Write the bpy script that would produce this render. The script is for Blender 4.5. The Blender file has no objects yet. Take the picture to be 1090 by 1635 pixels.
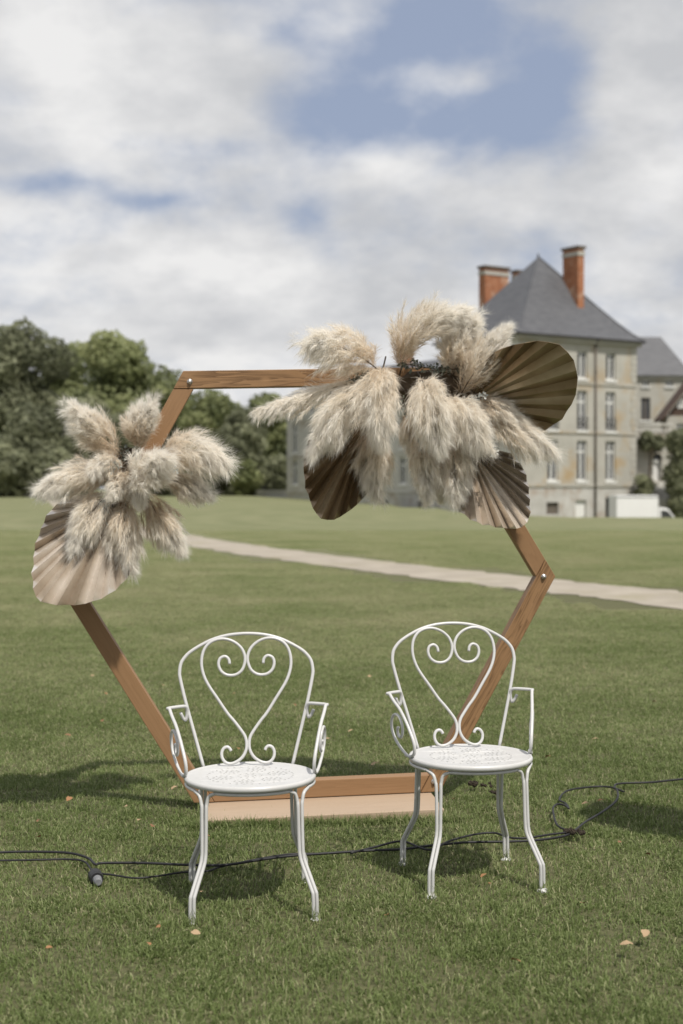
import bpy, math, random
import numpy as np
from mathutils import Vector, Matrix, Quaternion

R = math.radians
rng = np.random.default_rng(7)
random.seed(7)
scene = bpy.context.scene
col = scene.collection

# ------------------------------------------------------------------ camera
FPX = 2271.0            # focal length in photograph pixels (50 mm on a 24 x 36 frame)
CAMH = 1.335
PITCH = math.atan((817.5 - 780.0) / FPX)
cd = bpy.data.cameras.new('camera')
cam = bpy.data.objects.new('camera', cd); col.objects.link(cam)
cd.sensor_fit = 'VERTICAL'; cd.sensor_height = 36; cd.sensor_width = 24; cd.lens = 50
cd.clip_start = 0.05; cd.clip_end = 3000
cam.location = (0, 0, CAMH); cam.rotation_euler = (R(90) - PITCH, 0, 0)
cd.dof.use_dof = True; cd.dof.focus_distance = 5.1; cd.dof.aperture_fstop = 2.9
scene.camera = cam

def at(px, py, Y):
    """world point seen at photograph pixel (px, py) that lies Y metres in front of the camera"""
    a = (px - 545.0) / FPX; b = (817.5 - py) / FPX
    dy = math.cos(PITCH) + b * math.sin(PITCH); dz = -math.sin(PITCH) + b * math.cos(PITCH)
    k = Y / dy
    return Vector((a * k, Y, CAMH + dz * k))

def ground(px, py, z=0.0):
    a = (px - 545.0) / FPX; b = (817.5 - py) / FPX
    dy = math.cos(PITCH) + b * math.sin(PITCH); dz = -math.sin(PITCH) + b * math.cos(PITCH)
    k = (z - CAMH) / dz
    return Vector((a * k, dy * k, z))

# ------------------------------------------------------------------ light
SUN = Vector((0.30, -0.53, 1.0)).normalized()
ELEV = math.asin(SUN.z); AZ = math.atan2(SUN.x, SUN.y)
sd = bpy.data.lights.new('sun', 'SUN'); sun = bpy.data.objects.new('sun', sd); col.objects.link(sun)
sd.energy = 4.5; sd.angle = R(0.6); sd.color = (1.0, 0.945, 0.86)
sun.rotation_euler = SUN.to_track_quat('Z', 'Y').to_euler(); sun.location = (3, -5, 10)

world = bpy.data.worlds.new('World'); scene.world = world; world.use_nodes = True
wn = world.node_tree.nodes; wl = world.node_tree.links
wn.clear()

def N(nt, t, **kw):
    n = nt.nodes.new(t)
    for k, v in kw.items():
        if k in n.inputs: n.inputs[k].default_value = v
        else: setattr(n, k, v)
    return n

def M_(nt, op, a, b=None, c=None, clamp=False):
    n = nt.nodes.new('ShaderNodeMath'); n.operation = op; n.use_clamp = clamp
    for i, v in enumerate((a, b, c)):
        if v is None: continue
        if hasattr(v, 'is_linked') or hasattr(v, 'links'): nt.links.new(v, n.inputs[i])
        else: n.inputs[i].default_value = v
    return n.outputs[0]

def ramp(nt, fac, stops):
    n = nt.nodes.new('ShaderNodeValToRGB'); e = n.color_ramp.elements
    while len(e) > 1: e.remove(e[-1])
    e[0].position = stops[0][0]; e[0].color = (*stops[0][1], 1)
    for p, c in stops[1:]:
        x = e.new(p); x.color = (*c, 1)
    if fac is not None: nt.links.new(fac, n.inputs[0])
    return n.outputs[0]

def mixc(nt, fac, a, b, mode='MIX'):
    n = nt.nodes.new('ShaderNodeMix'); n.data_type = 'RGBA'; n.blend_type = mode
    for s, v in ((n.inputs[0], fac), (n.inputs[6], a), (n.inputs[7], b)):
        if hasattr(v, 'links'): nt.links.new(v, s)
        elif isinstance(v, (int, float)): s.default_value = v
        else: s.default_value = (*v, 1)
    return n.outputs[2]

def build_world():
    nt = world.node_tree
    out = N(nt, 'ShaderNodeOutputWorld'); bg = N(nt, 'ShaderNodeBackground'); bg.inputs[1].default_value = 0.1
    sky = N(nt, 'ShaderNodeTexSky'); sky.sky_type = 'NISHITA'; sky.sun_disc = False
    sky.sun_elevation = ELEV; sky.sun_rotation = AZ; sky.air_density = 1.0; sky.dust_density = 2.2; sky.ozone_density = 1.6
    tc = N(nt, 'ShaderNodeTexCoord'); sep = N(nt, 'ShaderNodeSeparateXYZ')
    nt.links.new(tc.outputs['Generated'], sep.inputs[0])
    x, y, z = sep.outputs
    # clouds lie on a layer overhead: project the direction on that layer
    den = M_(nt, 'ADD', M_(nt, 'MAXIMUM', z, 0.0), 0.40)
    cx = M_(nt, 'DIVIDE', x, den); cy = M_(nt, 'DIVIDE', y, den)
    comb = N(nt, 'ShaderNodeCombineXYZ'); nt.links.new(cx, comb.inputs[0]); nt.links.new(cy, comb.inputs[1]); comb.inputs[2].default_value = 3.7
    n1 = N(nt, 'ShaderNodeTexNoise', Scale=3.4, Detail=10.0, Roughness=0.58, Distortion=0.35); nt.links.new(comb.outputs[0], n1.inputs['Vector'])
    n2 = N(nt, 'ShaderNodeTexNoise', Scale=9.0, Detail=9.0, Roughness=0.6); nt.links.new(comb.outputs[0], n2.inputs['Vector'])
    fb = M_(nt, 'ADD', M_(nt, 'MULTIPLY', n1.outputs[0], 0.6), M_(nt, 'MULTIPLY', n2.outputs[0], 0.4))
    # openings in the cloud cover, given as directions (x/y, z/y)
    ys = M_(nt, 'MAXIMUM', y, 0.02)
    u = M_(nt, 'DIVIDE', x, ys); v = M_(nt, 'DIVIDE', z, ys)
    gaps = [(740, 35, 100, 75, .22), (820, 190, 130, 80, .22), (670, 220, 130, 50, .17), (560, 150, 90, 75, .19), (890, 110, 60, 70, .19), (470, 190, 70, 40, .12),
            (350, 240, 80, 26, .17), (70, 296, 110, 20, .17), (240, 322, 60, 16, .16), (30, 160, 50, 20, .08), (485, 345, 45, 40, .15), (450, 60, 45, 30, .10),
            (840, 400, 90, 45, .09), (690, 128, 110, 30, -.13), (200, 120, 230, 110, -.12), (1020, 120, 95, 120, -.16), (560, 30, 60, 50, -.06), (640, 70, 70, 60, .12),
            (300, 430, 330, 90, -.08), (620, 270, 150, 40, -.13), (1000, 260, 90, 30, -.06)]
    bias = None
    for gx, gy, sx, sy, amp in gaps:
        du = M_(nt, 'MULTIPLY', M_(nt, 'SUBTRACT', u, (gx - 545) / FPX), FPX / sx)
        dv = M_(nt, 'MULTIPLY', M_(nt, 'SUBTRACT', v, (780 - gy) / FPX), FPX / sy)
        g = M_(nt, 'MULTIPLY', M_(nt, 'EXPONENT', M_(nt, 'MULTIPLY', M_(nt, 'ADD', M_(nt, 'MULTIPLY', du, du), M_(nt, 'MULTIPLY', dv, dv)), -1.0)), amp)
        bias = g if bias is None else M_(nt, 'ADD', bias, g)
    cov = M_(nt, 'SUBTRACT', fb, bias)
    mr = N(nt, 'ShaderNodeMapRange'); mr.interpolation_type = 'SMOOTHSTEP'
    mr.inputs['From Min'].default_value = 0.27; mr.inputs['From Max'].default_value = 0.58
    nt.links.new(cov, mr.inputs['Value'])
    mask = M_(nt, 'MULTIPLY', M_(nt, 'POWER', mr.outputs[0], .8), 1.0)
    n3 = N(nt, 'ShaderNodeTexNoise', Scale=5.0, Detail=8.0, Roughness=0.55); 
    mp = N(nt, 'ShaderNodeMapping'); mp.inputs['Location'].default_value = (4.1, 1.3, 2.2)
    nt.links.new(comb.outputs[0], mp.inputs[0]); nt.links.new(mp.outputs[0], n3.inputs['Vector'])
    cc = ramp(nt, n3.outputs[0], [(0.36, (5.7, 5.8, 6.0)), (0.5, (7.1, 7.12, 7.2)), (0.62, (8.5, 8.45, 8.4))])
    blue = mixc(nt, 0.78, sky.outputs[0], (3.55, 4.15, 5.55))   # thin veil over the clear sky
    nt.links.new(mixc(nt, mask, blue, cc), bg.inputs[0]); nt.links.new(bg.outputs[0], out.inputs[0])
build_world()

scene.view_settings.view_transform = 'Standard'; scene.view_settings.look = 'None'
scene.view_settings.exposure = 0.0; scene.view_settings.gamma = 1.0; scene.view_settings.use_curve_mapping = False
scene.render.engine = 'CYCLES'
scene.cycles.max_bounces = 9; scene.cycles.diffuse_bounces = 7; scene.cycles.glossy_bounces = 3; scene.cycles.transmission_bounces = 3
scene.cycles.use_denoising = True; scene.cycles.caustics_reflective = False; scene.cycles.caustics_refractive = False

# ------------------------------------------------------------------ helpers
def tag(o, label=None, cat=None, group=None, kind=None):
    if label: o['label'] = label
    if cat: o['category'] = cat
    if group: o['group'] = group
    if kind: o['kind'] = kind
    return o

def empty(name, loc=(0, 0, 0), rz=0.0):
    o = bpy.data.objects.new(name, None); col.objects.link(o); o.location = loc; o.rotation_euler = (0, 0, rz)
    o.empty_display_size = 0.2
    return o

class MB:
    def __init__(self): self.v = []; self.f = []
    def add(self, vs, fs):
        b = len(self.v); self.v += [tuple(p) for p in vs]; self.f += [tuple(i + b for i in f) for f in fs]; return self
    def box(self, x0, x1, y0, y1, z0, z1):
        return self.add([(x0,y0,z0),(x1,y0,z0),(x1,y1,z0),(x0,y1,z0),(x0,y0,z1),(x1,y0,z1),(x1,y1,z1),(x0,y1,z1)],
                        [(0,3,2,1),(4,5,6,7),(0,1,5,4),(1,2,6,5),(2,3,7,6),(3,0,4,7)])
    def tube(self, pts, r, n=8, caps=True):
        pts = [Vector(p) for p in pts]; m = len(pts); rings = []
        rad = r if hasattr(r, '__len__') else [r] * m
        t0 = (pts[1] - pts[0]).normalized()
        u = t0.orthogonal().normalized()
        for i in range(m):
            t = (pts[min(i + 1, m - 1)] - pts[max(i - 1, 0)]).normalized()
            u = (u - t * u.dot(t)); u = u.normalized() if u.length > 1e-8 else t.orthogonal().normalized()
            w = t.cross(u)
            rings.append([pts[i] + (u * math.cos(2*math.pi*k/n) + w * math.sin(2*math.pi*k/n)) * rad[i] for k in range(n)])
        vs = [p for rg in rings for p in rg]; fs = []
        for i in range(m - 1):
            for k in range(n):
                fs.append((i*n+k, i*n+(k+1)%n, (i+1)*n+(k+1)%n, (i+1)*n+k))
        if caps:
            fs.append(tuple(reversed(range(n)))); fs.append(tuple((m-1)*n+k for k in range(n)))
        return self.add(vs, fs)
    def lathe(self, prof, n=32, c=(0,0,0)):
        vs = []; fs = []
        for (r, z) in prof:
            for k in range(n): vs.append((c[0]+r*math.cos(2*math.pi*k/n), c[1]+r*math.sin(2*math.pi*k/n), c[2]+z))
        for i in range(len(prof)-1):
            for k in range(n): fs.append((i*n+k, i*n+(k+1)%n, (i+1)*n+(k+1)%n, (i+1)*n+k))
        return self.add(vs, fs)
    def build(self, name, mat, parent=None, smooth=False, bevel=0):
        me = bpy.data.meshes.new(name); me.from_pydata(self.v, [], self.f); me.validate(); me.update()
        if smooth: me.polygons.foreach_set('use_smooth', [True] * len(me.polygons))
        if mat: me.materials.append(mat)
        o = bpy.data.objects.new(name, me); col.objects.link(o)
        if parent: o.parent = parent
        if bevel:
            b = o.modifiers.new('bevel', 'BEVEL'); b.width = bevel; b.segments = 2; b.limit_method = 'ANGLE'
        return o

def np_mesh(name, V, F, mat, parent=None, cols=None, smooth=False):
    """V (n,3), F list of (faces array (m,k)) of same or different k"""
    me = bpy.data.meshes.new(name)
    me.vertices.add(len(V)); me.vertices.foreach_set('co', np.asarray(V, dtype=np.float32).ravel())
    tot = sum(f.size for f in F); nf = sum(len(f) for f in F)
    me.loops.add(tot); me.loops.foreach_set('vertex_index', np.concatenate([f.ravel() for f in F]).astype(np.int32))
    starts = []; s = 0
    for f in F:
        starts.append(s + np.arange(len(f)) * f.shape[1]); s += f.size
    me.polygons.add(nf); me.polygons.foreach_set('loop_start', np.concatenate(starts).astype(np.int32))
    me.update(calc_edges=True)
    me.polygons.foreach_set('use_smooth', np.full(nf, bool(smooth)))
    if cols is not None:
        a = me.attributes.new('tint', 'FLOAT', 'POINT'); a.data.foreach_set('value', np.asarray(cols, dtype=np.float32))
    if mat: me.materials.append(mat)
    o = bpy.data.objects.new(name, me)
    if parent is not None: o.parent = parent
    return o

def link(o): col.objects.link(o); return o

def spline(pts, n=8):
    P = [Vector(p) for p in pts]; P = [P[0]*2-P[1]] + P + [P[-1]*2-P[-2]]; out = []
    for i in range(1, len(P)-2):
        a, b, c, d = P[i-1], P[i], P[i+1], P[i+2]
        for k in range(n):
            t = k / n
            out.append(0.5*((2*b)+(c-a)*t+(2*a-5*b+4*c-d)*t*t+(3*b-a-3*c+d)*t**3))
    out.append(P[-2]); return out

# ------------------------------------------------------------------ materials
def new_mat(name):
    m = bpy.data.materials.new(name); m.use_nodes = True; nt = m.node_tree; nt.nodes.clear()
    out = nt.nodes.new('ShaderNodeOutputMaterial'); b = nt.nodes.new('ShaderNodeBsdfPrincipled')
    nt.links.new(b.outputs[0], out.inputs[0]); return m, nt, b, out

def mat_noise(name, c1, c2, scale=4, rough=0.7, bump=0.0, detail=6, coord='Object', spec=0.3, stretch=None, metallic=0.0, bscale=None, c3=None, s3=1.0):
    m, nt, b, out = new_mat(name)
    tc = N(nt, 'ShaderNodeTexCoord'); vec = tc.outputs[coord]
    if stretch:
        mp = N(nt, 'ShaderNodeMapping'); mp.inputs['Scale'].default_value = stretch; nt.links.new(vec, mp.inputs[0]); vec = mp.outputs[0]
    n = N(nt, 'ShaderNodeTexNoise', Scale=scale, Detail=detail, Roughness=0.6); nt.links.new(vec, n.inputs['Vector'])
    c = ramp(nt, n.outputs[0], [(0.32, c1), (0.68, c2)])
    if c3:
        n3 = N(nt, 'ShaderNodeTexNoise', Scale=s3, Detail=5.0, Roughness=0.65); nt.links.new(vec, n3.inputs['Vector'])
        f = ramp(nt, n3.outputs[0], [(0.52, (0, 0, 0)), (0.68, (1, 1, 1))])
        c = mixc(nt, f, c, c3)
    nt.links.new(c, b.inputs['Base Color'])
    b.inputs['Roughness'].default_value = rough; b.inputs['Specular IOR Level'].default_value = spec; b.inputs['Metallic'].default_value = metallic
    if bump:
        n2 = N(nt, 'ShaderNodeTexNoise', Scale=bscale or scale*3, Detail=4.0); nt.links.new(vec, n2.inputs['Vector'])
        bp = N(nt, 'ShaderNodeBump', Strength=bump); bp.inputs['Distance'].default_value = 0.02
        nt.links.new(n2.outputs[0], bp.inputs['Height']); nt.links.new(bp.outputs[0], b.inputs['Normal'])
    return m

def mat_wood(name, dark, light, grain=1.0, knots=0.0):
    m, nt, b, out = new_mat(name)
    tc = N(nt, 'ShaderNodeTexCoord'); mp = N(nt, 'ShaderNodeMapping'); mp.inputs['Scale'].default_value = (1.3, 22, 22)
    nt.links.new(tc.outputs['Object'], mp.inputs[0])
    oi = N(nt, 'ShaderNodeObjectInfo'); cmb = N(nt, 'ShaderNodeCombineXYZ')
    for i, k in enumerate((31.0, 17.0, 7.0)): nt.links.new(M_(nt, 'MULTIPLY', oi.outputs['Random'], k), cmb.inputs[i])
    nt.links.new(cmb.outputs[0], mp.inputs['Location'])
    n0 = N(nt, 'ShaderNodeTexNoise', Scale=1.0, Detail=3.0, Roughness=0.5, Distortion=0.4); nt.links.new(mp.outputs[0], n0.inputs['Vector'])
    rings = M_(nt, 'FRACT', M_(nt, 'MULTIPLY', n0.outputs[0], 9.0))
    n2 = N(nt, 'ShaderNodeTexNoise', Scale=9.0, Detail=3.0, Roughness=0.6); nt.links.new(mp.outputs[0], n2.inputs['Vector'])
    f = M_(nt, 'ADD', M_(nt, 'MULTIPLY', rings, 0.6), M_(nt, 'MULTIPLY', n2.outputs[0], 0.4))
    n4 = N(nt, 'ShaderNodeTexNoise', Scale=2.0, Detail=4.0); nt.links.new(tc.outputs['Object'], n4.inputs['Vector'])
    mid = tuple((a + c) / 2 for a, c in zip(dark, light))
    c = ramp(nt, f, [(0.15, light), (0.55, tuple(l*(1-grain*.5)+mm*grain*.5 for l, mm in zip(light, mid))), (0.85, tuple(l*(1-grain)+d*grain for l, d in zip(light, dark)))])
    c = mixc(nt, M_(nt, 'MULTIPLY', n4.outputs[0], 0.35), c, mid)
    if knots:
        mk = N(nt, 'ShaderNodeMapping'); mk.inputs['Scale'].default_value = (7.0, 13.0, 13.0); nt.links.new(tc.outputs['Object'], mk.inputs[0])
        vo = N(nt, 'ShaderNodeTexVoronoi', Scale=1.0); nt.links.new(mk.outputs[0], vo.inputs['Vector'])
        kf = ramp(nt, vo.outputs['Distance'], [(0.10, (1, 1, 1)), (0.22, (0, 0, 0))])
        c = mixc(nt, M_(nt, 'MULTIPLY', kf, knots), c, tuple(min(1, l*1.12) for l in light))
    nt.links.new(c, b.inputs['Base Color']); b.inputs['Roughness'].default_value = 0.55; b.inputs['Specular IOR Level'].default_value = 0.35
    bp = N(nt, 'ShaderNodeBump', Strength=0.25); bp.inputs['Distance'].default_value = 0.003
    nt.links.new(f, bp.inputs['Height']); nt.links.new(bp.outputs[0], b.inputs['Normal'])
    return m

def mat_leafy(name, stops, transl=0.35, rough=0.55, noise=None, far=None):
    """diffuse + translucent, coloured by the tint attribute"""
    m, nt, b, out = new_mat(name); nt.nodes.remove(b)
    at_ = N(nt, 'ShaderNodeAttribute'); at_.attribute_name = 'tint'
    f = at_.outputs['Fac']
    if noise:
        ge = N(nt, 'ShaderNodeNewGeometry'); nz = N(nt, 'ShaderNodeTexNoise', Scale=noise[0], Detail=3.0); nt.links.new(ge.outputs['Position'], nz.inputs['Vector'])
        f = M_(nt, 'ADD', f, M_(nt, 'MULTIPLY', M_(nt, 'SUBTRACT', nz.outputs[0], 0.5), noise[1]), clamp=True)
    if far:              # paler with distance: grazing-view brightness of the blade tips, put into the colour
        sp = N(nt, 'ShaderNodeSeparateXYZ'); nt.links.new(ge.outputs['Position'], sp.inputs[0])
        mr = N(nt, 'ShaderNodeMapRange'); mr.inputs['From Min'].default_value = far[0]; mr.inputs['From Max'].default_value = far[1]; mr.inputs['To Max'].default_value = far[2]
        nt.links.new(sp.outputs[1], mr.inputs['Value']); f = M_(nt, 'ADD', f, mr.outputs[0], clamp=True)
    c = ramp(nt, f, stops)
    d = N(nt, 'ShaderNodeBsdfPrincipled'); d.inputs['Roughness'].default_value = rough; d.inputs['Specular IOR Level'].default_value = 0.25
    t = N(nt, 'ShaderNodeBsdfTranslucent'); mx = N(nt, 'ShaderNodeMixShader'); mx.inputs[0].default_value = transl
    nt.links.new(c, d.inputs['Base Color']); nt.links.new(c, t.inputs[0])
    nt.links.new(d.outputs[0], mx.inputs[1]); nt.links.new(t.outputs[0], mx.inputs[2]); nt.links.new(mx.outputs[0], out.inputs[0])
    return m

MAT = {}
MAT['white_paint'] = mat_noise('white_paint', (.49, .49, .485), (.54, .537, .532), scale=9, rough=.32, spec=.5)
MAT['wood_smooth'] = mat_wood('wood_smooth', (.165, .09, .04), (.275, .16, .08), grain=.35)
MAT['wood_grain'] = mat_wood('wood_grain', (.10, .05, .02), (.30, .175, .085), grain=1.0, knots=.65)
MAT['wood_pale'] = mat_wood('wood_pale', (.315, .235, .165), (.40, .305, .22), grain=.45)
MAT['steel'] = mat_noise('steel', (.5, .5, .5), (.6, .6, .6), rough=.3, metallic=.9)
MAT['black_rubber'] = mat_noise('black_rubber', (.012, .012, .013), (.025, .025, .027), scale=30, rough=.5)
MAT['grey_plastic'] = mat_noise('grey_plastic', (.13, .135, .145), (.19, .195, .205), scale=30, rough=.5)
MAT['limestone'] = mat_noise('limestone', (.33, .32, .285), (.42, .405, .365), scale=.5, rough=.9, bump=.25, c3=(.36, .275, .17), s3=.33)
MAT['limestone_grey'] = mat_noise('limestone_grey', (.44, .43, .40), (.53, .52, .485), scale=.6, rough=.9, bump=.25, c3=(.33, .29, .23), s3=.4)
MAT['plaster'] = mat_noise('plaster', (.36, .35, .325), (.49, .48, .455), scale=.7, rough=.95, bump=.3, c3=(.31, .25, .20), s3=.8)
MAT['slate'] = mat_noise('slate', (.062, .064, .072), (.098, .10, .108), scale=1.2, rough=.5, bump=.3, spec=.5, stretch=(1, 1, 4))
MAT['brown_tile'] = mat_noise('brown_tile', (.06, .04, .03), (.10, .065, .05), scale=2, rough=.8, bump=.3)
MAT['brick'] = mat_noise('brick', (.25, .10, .05), (.36, .165, .09), scale=1.5, rough=.9, bump=.4, bscale=9, c3=(.47, .33, .24), s3=.9)
MAT['window_white'] = mat_noise('window_white', (.62, .62, .60), (.70, .70, .68), scale=3, rough=.5)
MAT['iron'] = mat_noise('iron', (.03, .03, .032), (.05, .05, .05), scale=5, rough=.6)
MAT['brown_frame'] = mat_noise('brown_frame', (.10, .085, .07), (.14, .12, .10), scale=5, rough=.6)
MAT['van_white'] = mat_noise('van_white', (.70, .70, .70), (.74, .74, .74), scale=1, rough=.35, spec=.5)
MAT['tyre'] = mat_noise('tyre', (.015, .015, .015), (.03, .03, .03), scale=9, rough=.8)
MAT['bark'] = mat_noise('bark', (.06, .045, .032), (.12, .09, .065), scale=3, rough=.9, bump=.6, stretch=(3, 3, .6))
MAT['gravel'] = mat_noise('gravel', (.28, .25, .205), (.38, .34, .285), scale=1.3, rough=.95, bump=.6, bscale=60, c3=(.27, .245, .17), s3=.5)
MAT['soil'] = mat_noise('soil', (.028, .022, .016), (.06, .046, .032), scale=60, rough=.95, bump=.8)
MAT['leaf_tan'] = mat_noise('leaf_tan', (.27, .19, .11), (.40, .29, .18), scale=40, rough=.8)
MAT['leaf_orange'] = mat_noise('leaf_orange', (.22, .11, .05), (.32, .175, .085), scale=40, rough=.8)
MAT['leaf_brown'] = mat_noise('leaf_brown', (.14, .075, .04), (.25, .14, .075), scale=40, rough=.8)
MAT['dark_stem'] = mat_noise('dark_stem', (.045, .033, .022), (.10, .075, .05), scale=40, rough=.9)

def m_glass():
    m, nt, b, out = new_mat('window_glass')
    tc = N(nt, 'ShaderNodeTexCoord'); n = N(nt, 'ShaderNodeTexNoise', Scale=.35, Detail=2.0); nt.links.new(tc.outputs['Object'], n.inputs['Vector'])
    nt.links.new(ramp(nt, n.outputs[0], [(.35, (.02, .022, .025)), (.65, (.09, .095, .105))]), b.inputs['Base Color'])
    b.inputs['Roughness'].default_value = .08; b.inputs['Specular IOR Level'].default_value = .7
    return m
MAT['glass'] = m_glass()

def m_fan(name, c1, c2, c3):
    m, nt, b, out = new_mat(name)
    tc = N(nt, 'ShaderNodeTexCoord')
    n = N(nt, 'ShaderNodeTexNoise', Scale=5.0, Detail=5.0, Roughness=.6); nt.links.new(tc.outputs['Object'], n.inputs['Vector'])
    at_ = N(nt, 'ShaderNodeAttribute'); at_.attribute_name = 'tint'
    f = M_(nt, 'ADD', M_(nt, 'MULTIPLY', n.outputs[0], .6), M_(nt, 'MULTIPLY', at_.outputs['Fac'], .4))
    nt.links.new(ramp(nt, f, [(.3, c1), (.5, c2), (.7, c3)]), b.inputs['Base Color'])
    b.inputs['Metallic'].default_value = .55; b.inputs['Roughness'].default_value = .3; b.inputs['Specular IOR Level'].default_value = .5
    n2 = N(nt, 'ShaderNodeTexNoise', Scale=40.0, Detail=3.0); nt.links.new(tc.outputs['Object'], n2.inputs['Vector'])
    bp = N(nt, 'ShaderNodeBump', Strength=.15); bp.inputs['Distance'].default_value = .003
    nt.links.new(n2.outputs[0], bp.inputs['Height']); nt.links.new(bp.outputs[0], b.inputs['Normal'])
    return m
MAT['fan_lit'] = m_fan('palm_bronze_lit', (.36, .29, .215), (.62, .54, .45), (.80, .74, .67))  # lit copy of the palm bronze, sunlight put into the colour
MAT['fan_shaded'] = m_fan('palm_bronze_shaded', (.17, .115, .06), (.29, .215, .135), (.42, .34, .24))  # darker copy for the fans out of the sun, shade put into the colour
MAT['pampas'] = mat_leafy('pampas_silk', [(0.0, (.47, .34, .21)), (0.35, (.75, .63, .485)), (0.65, (.93, .87, .775)), (1.0, (.975, .95, .90))], transl=.58, rough=.6)
MAT['eucalyptus'] = mat_leafy('eucalyptus_leaf', [(0.0, (.07, .08, .06)), (0.6, (.15, .165, .13)), (1.0, (.33, .35, .32))], transl=.2)
MAT['statice'] = mat_leafy('statice_flower', [(0.0, (.35, .38, .36)), (1.0, (.72, .73, .70))], transl=.3)
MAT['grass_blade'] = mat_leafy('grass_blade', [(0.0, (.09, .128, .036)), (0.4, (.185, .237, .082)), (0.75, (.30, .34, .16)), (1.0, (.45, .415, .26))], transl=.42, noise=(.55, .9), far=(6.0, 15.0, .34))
MAT['tree_dark'] = mat_leafy('tree_leaf_dark', [(0.0, (.11, .12, .072)), (0.6, (.25, .265, .165)), (1.0, (.36, .375, .235))], transl=.48)
MAT['tree_mid'] = mat_leafy('tree_leaf_mid', [(0.0, (.13, .15, .075)), (0.6, (.28, .31, .15)), (1.0, (.38, .40, .205))], transl=.48)
MAT['tree_light'] = mat_leafy('tree_leaf_light', [(0.0, (.12, .145, .065)), (0.6, (.23, .255, .115)), (1.0, (.31, .325, .16))], transl=.45)

def m_lawn():
    m, nt, b, out = new_mat('lawn_turf')
    ge = N(nt, 'ShaderNodeNewGeometry')
    def nz(s, d=5.0, r=.6, st=None):
        v = ge.outputs['Position']
        if st:
            mp = N(nt, 'ShaderNodeMapping'); mp.inputs['Scale'].default_value = st; nt.links.new(v, mp.inputs[0]); v = mp.outputs[0]
        n = N(nt, 'ShaderNodeTexNoise', Scale=s, Detail=d, Roughness=r); nt.links.new(v, n.inputs['Vector']); return n.outputs[0]
    f = M_(nt, 'ADD', M_(nt, 'MULTIPLY', nz(.22), .45), M_(nt, 'ADD', M_(nt, 'MULTIPLY', nz(1.6), .3), M_(nt, 'MULTIPLY', nz(38.0, 4.0, .7), .25)))
    c = ramp(nt, f, [(.36, (.115, .13, .06)), (.5, (.158, .168, .086)), (.62, (.195, .195, .108))])
    dry = ramp(nt, nz(.5, 5.0, .65, (1, .5, 1)), [(.56, (0, 0, 0)), (.72, (1, 1, 1))])
    c = mixc(nt, M_(nt, 'MULTIPLY', dry, .6), c, (.22, .20, .12))
    # faint curved mowing bands
    sv = N(nt, 'ShaderNodeVectorMath'); sv.operation = 'DISTANCE'; sv.inputs[1].default_value = (34, 64, 0); nt.links.new(ge.outputs['Position'], sv.inputs[0])
    band = M_(nt, 'SINE', M_(nt, 'ADD', M_(nt, 'MULTIPLY', sv.outputs['Value'], 3.3), M_(nt, 'MULTIPLY', nz(.3), 3.0)))
    c = mixc(nt, M_(nt, 'MULTIPLY', M_(nt, 'ADD', band, 1.0), .10), c, (.26, .255, .15))
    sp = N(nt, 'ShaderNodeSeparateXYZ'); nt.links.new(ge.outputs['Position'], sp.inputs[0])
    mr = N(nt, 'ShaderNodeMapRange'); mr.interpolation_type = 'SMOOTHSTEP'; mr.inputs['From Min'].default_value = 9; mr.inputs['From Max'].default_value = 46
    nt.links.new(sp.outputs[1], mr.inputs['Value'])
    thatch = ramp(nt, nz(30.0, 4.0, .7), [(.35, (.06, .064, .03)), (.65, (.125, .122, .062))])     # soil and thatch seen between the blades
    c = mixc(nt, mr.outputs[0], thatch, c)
    nt.links.new(c, b.inputs['Base Color']); b.inputs['Roughness'].default_value = .85; b.inputs['Specular IOR Level'].default_value = .15
    bp = N(nt, 'ShaderNodeBump', Strength=.6); bp.inputs['Distance'].default_value = .03
    nt.links.new(nz(22.0, 4.0, .7), bp.inputs['Height']); nt.links.new(bp.outputs[0], b.inputs['Normal'])
    return m
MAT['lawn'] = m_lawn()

# ------------------------------------------------------------------ ground
def crest(bearing):
    """distance at which the lawn starts to fall away, by bearing x/y"""
    xs = [-.30, -.15, -.05, .0, .03, .08, .14, .30]
    ds = [260, 240, 190, 150, 125, 90, 67, 64]
    return float(np.interp(bearing, xs, ds))

def ground_z(x, y):
    if y < 20: return 0.0
    b = x / y; k = min(1, max(0, (.015-b)/.09)); k = k*k*(3-2*k); q = min(1, max(0, (y-45)/80)); rise = .62*k*q*q*(3-2*q)
    d = crest(x / y)
    if y <= d: return rise
    t = (y - d)
    return rise-min(2.2, 0.0018 * t * t + 0.02 * t) if x / y > -.08 else rise-min(.4, .002 * t)

def build_ground():
    us = np.linspace(-1.6, 1.6, 97)
    rs = np.concatenate([[-30, -10, 0.5, 2, 4, 8, 14, 20], np.arange(26, 180, 4.0), np.arange(185, 420, 20.0), [500, 700, 1000, 1500, 2200]])
    V = []; 
    for r in rs:
        for u in us:
            if r < 20: x = u * 40; y = r
            else: x = u * max(r, 40); y = r
            V.append((x, y, ground_z(x, y)))
    n = len(us); F = []
    for i in range(len(rs) - 1):
        for k in range(n - 1): F.append((i*n+k, i*n+k+1, (i+1)*n+k+1, (i+1)*n+k))
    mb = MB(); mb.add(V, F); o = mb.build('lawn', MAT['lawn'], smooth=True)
    tag(o, 'wide mown green lawn running to the trees and the house', kind='structure')
build_ground()

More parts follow.
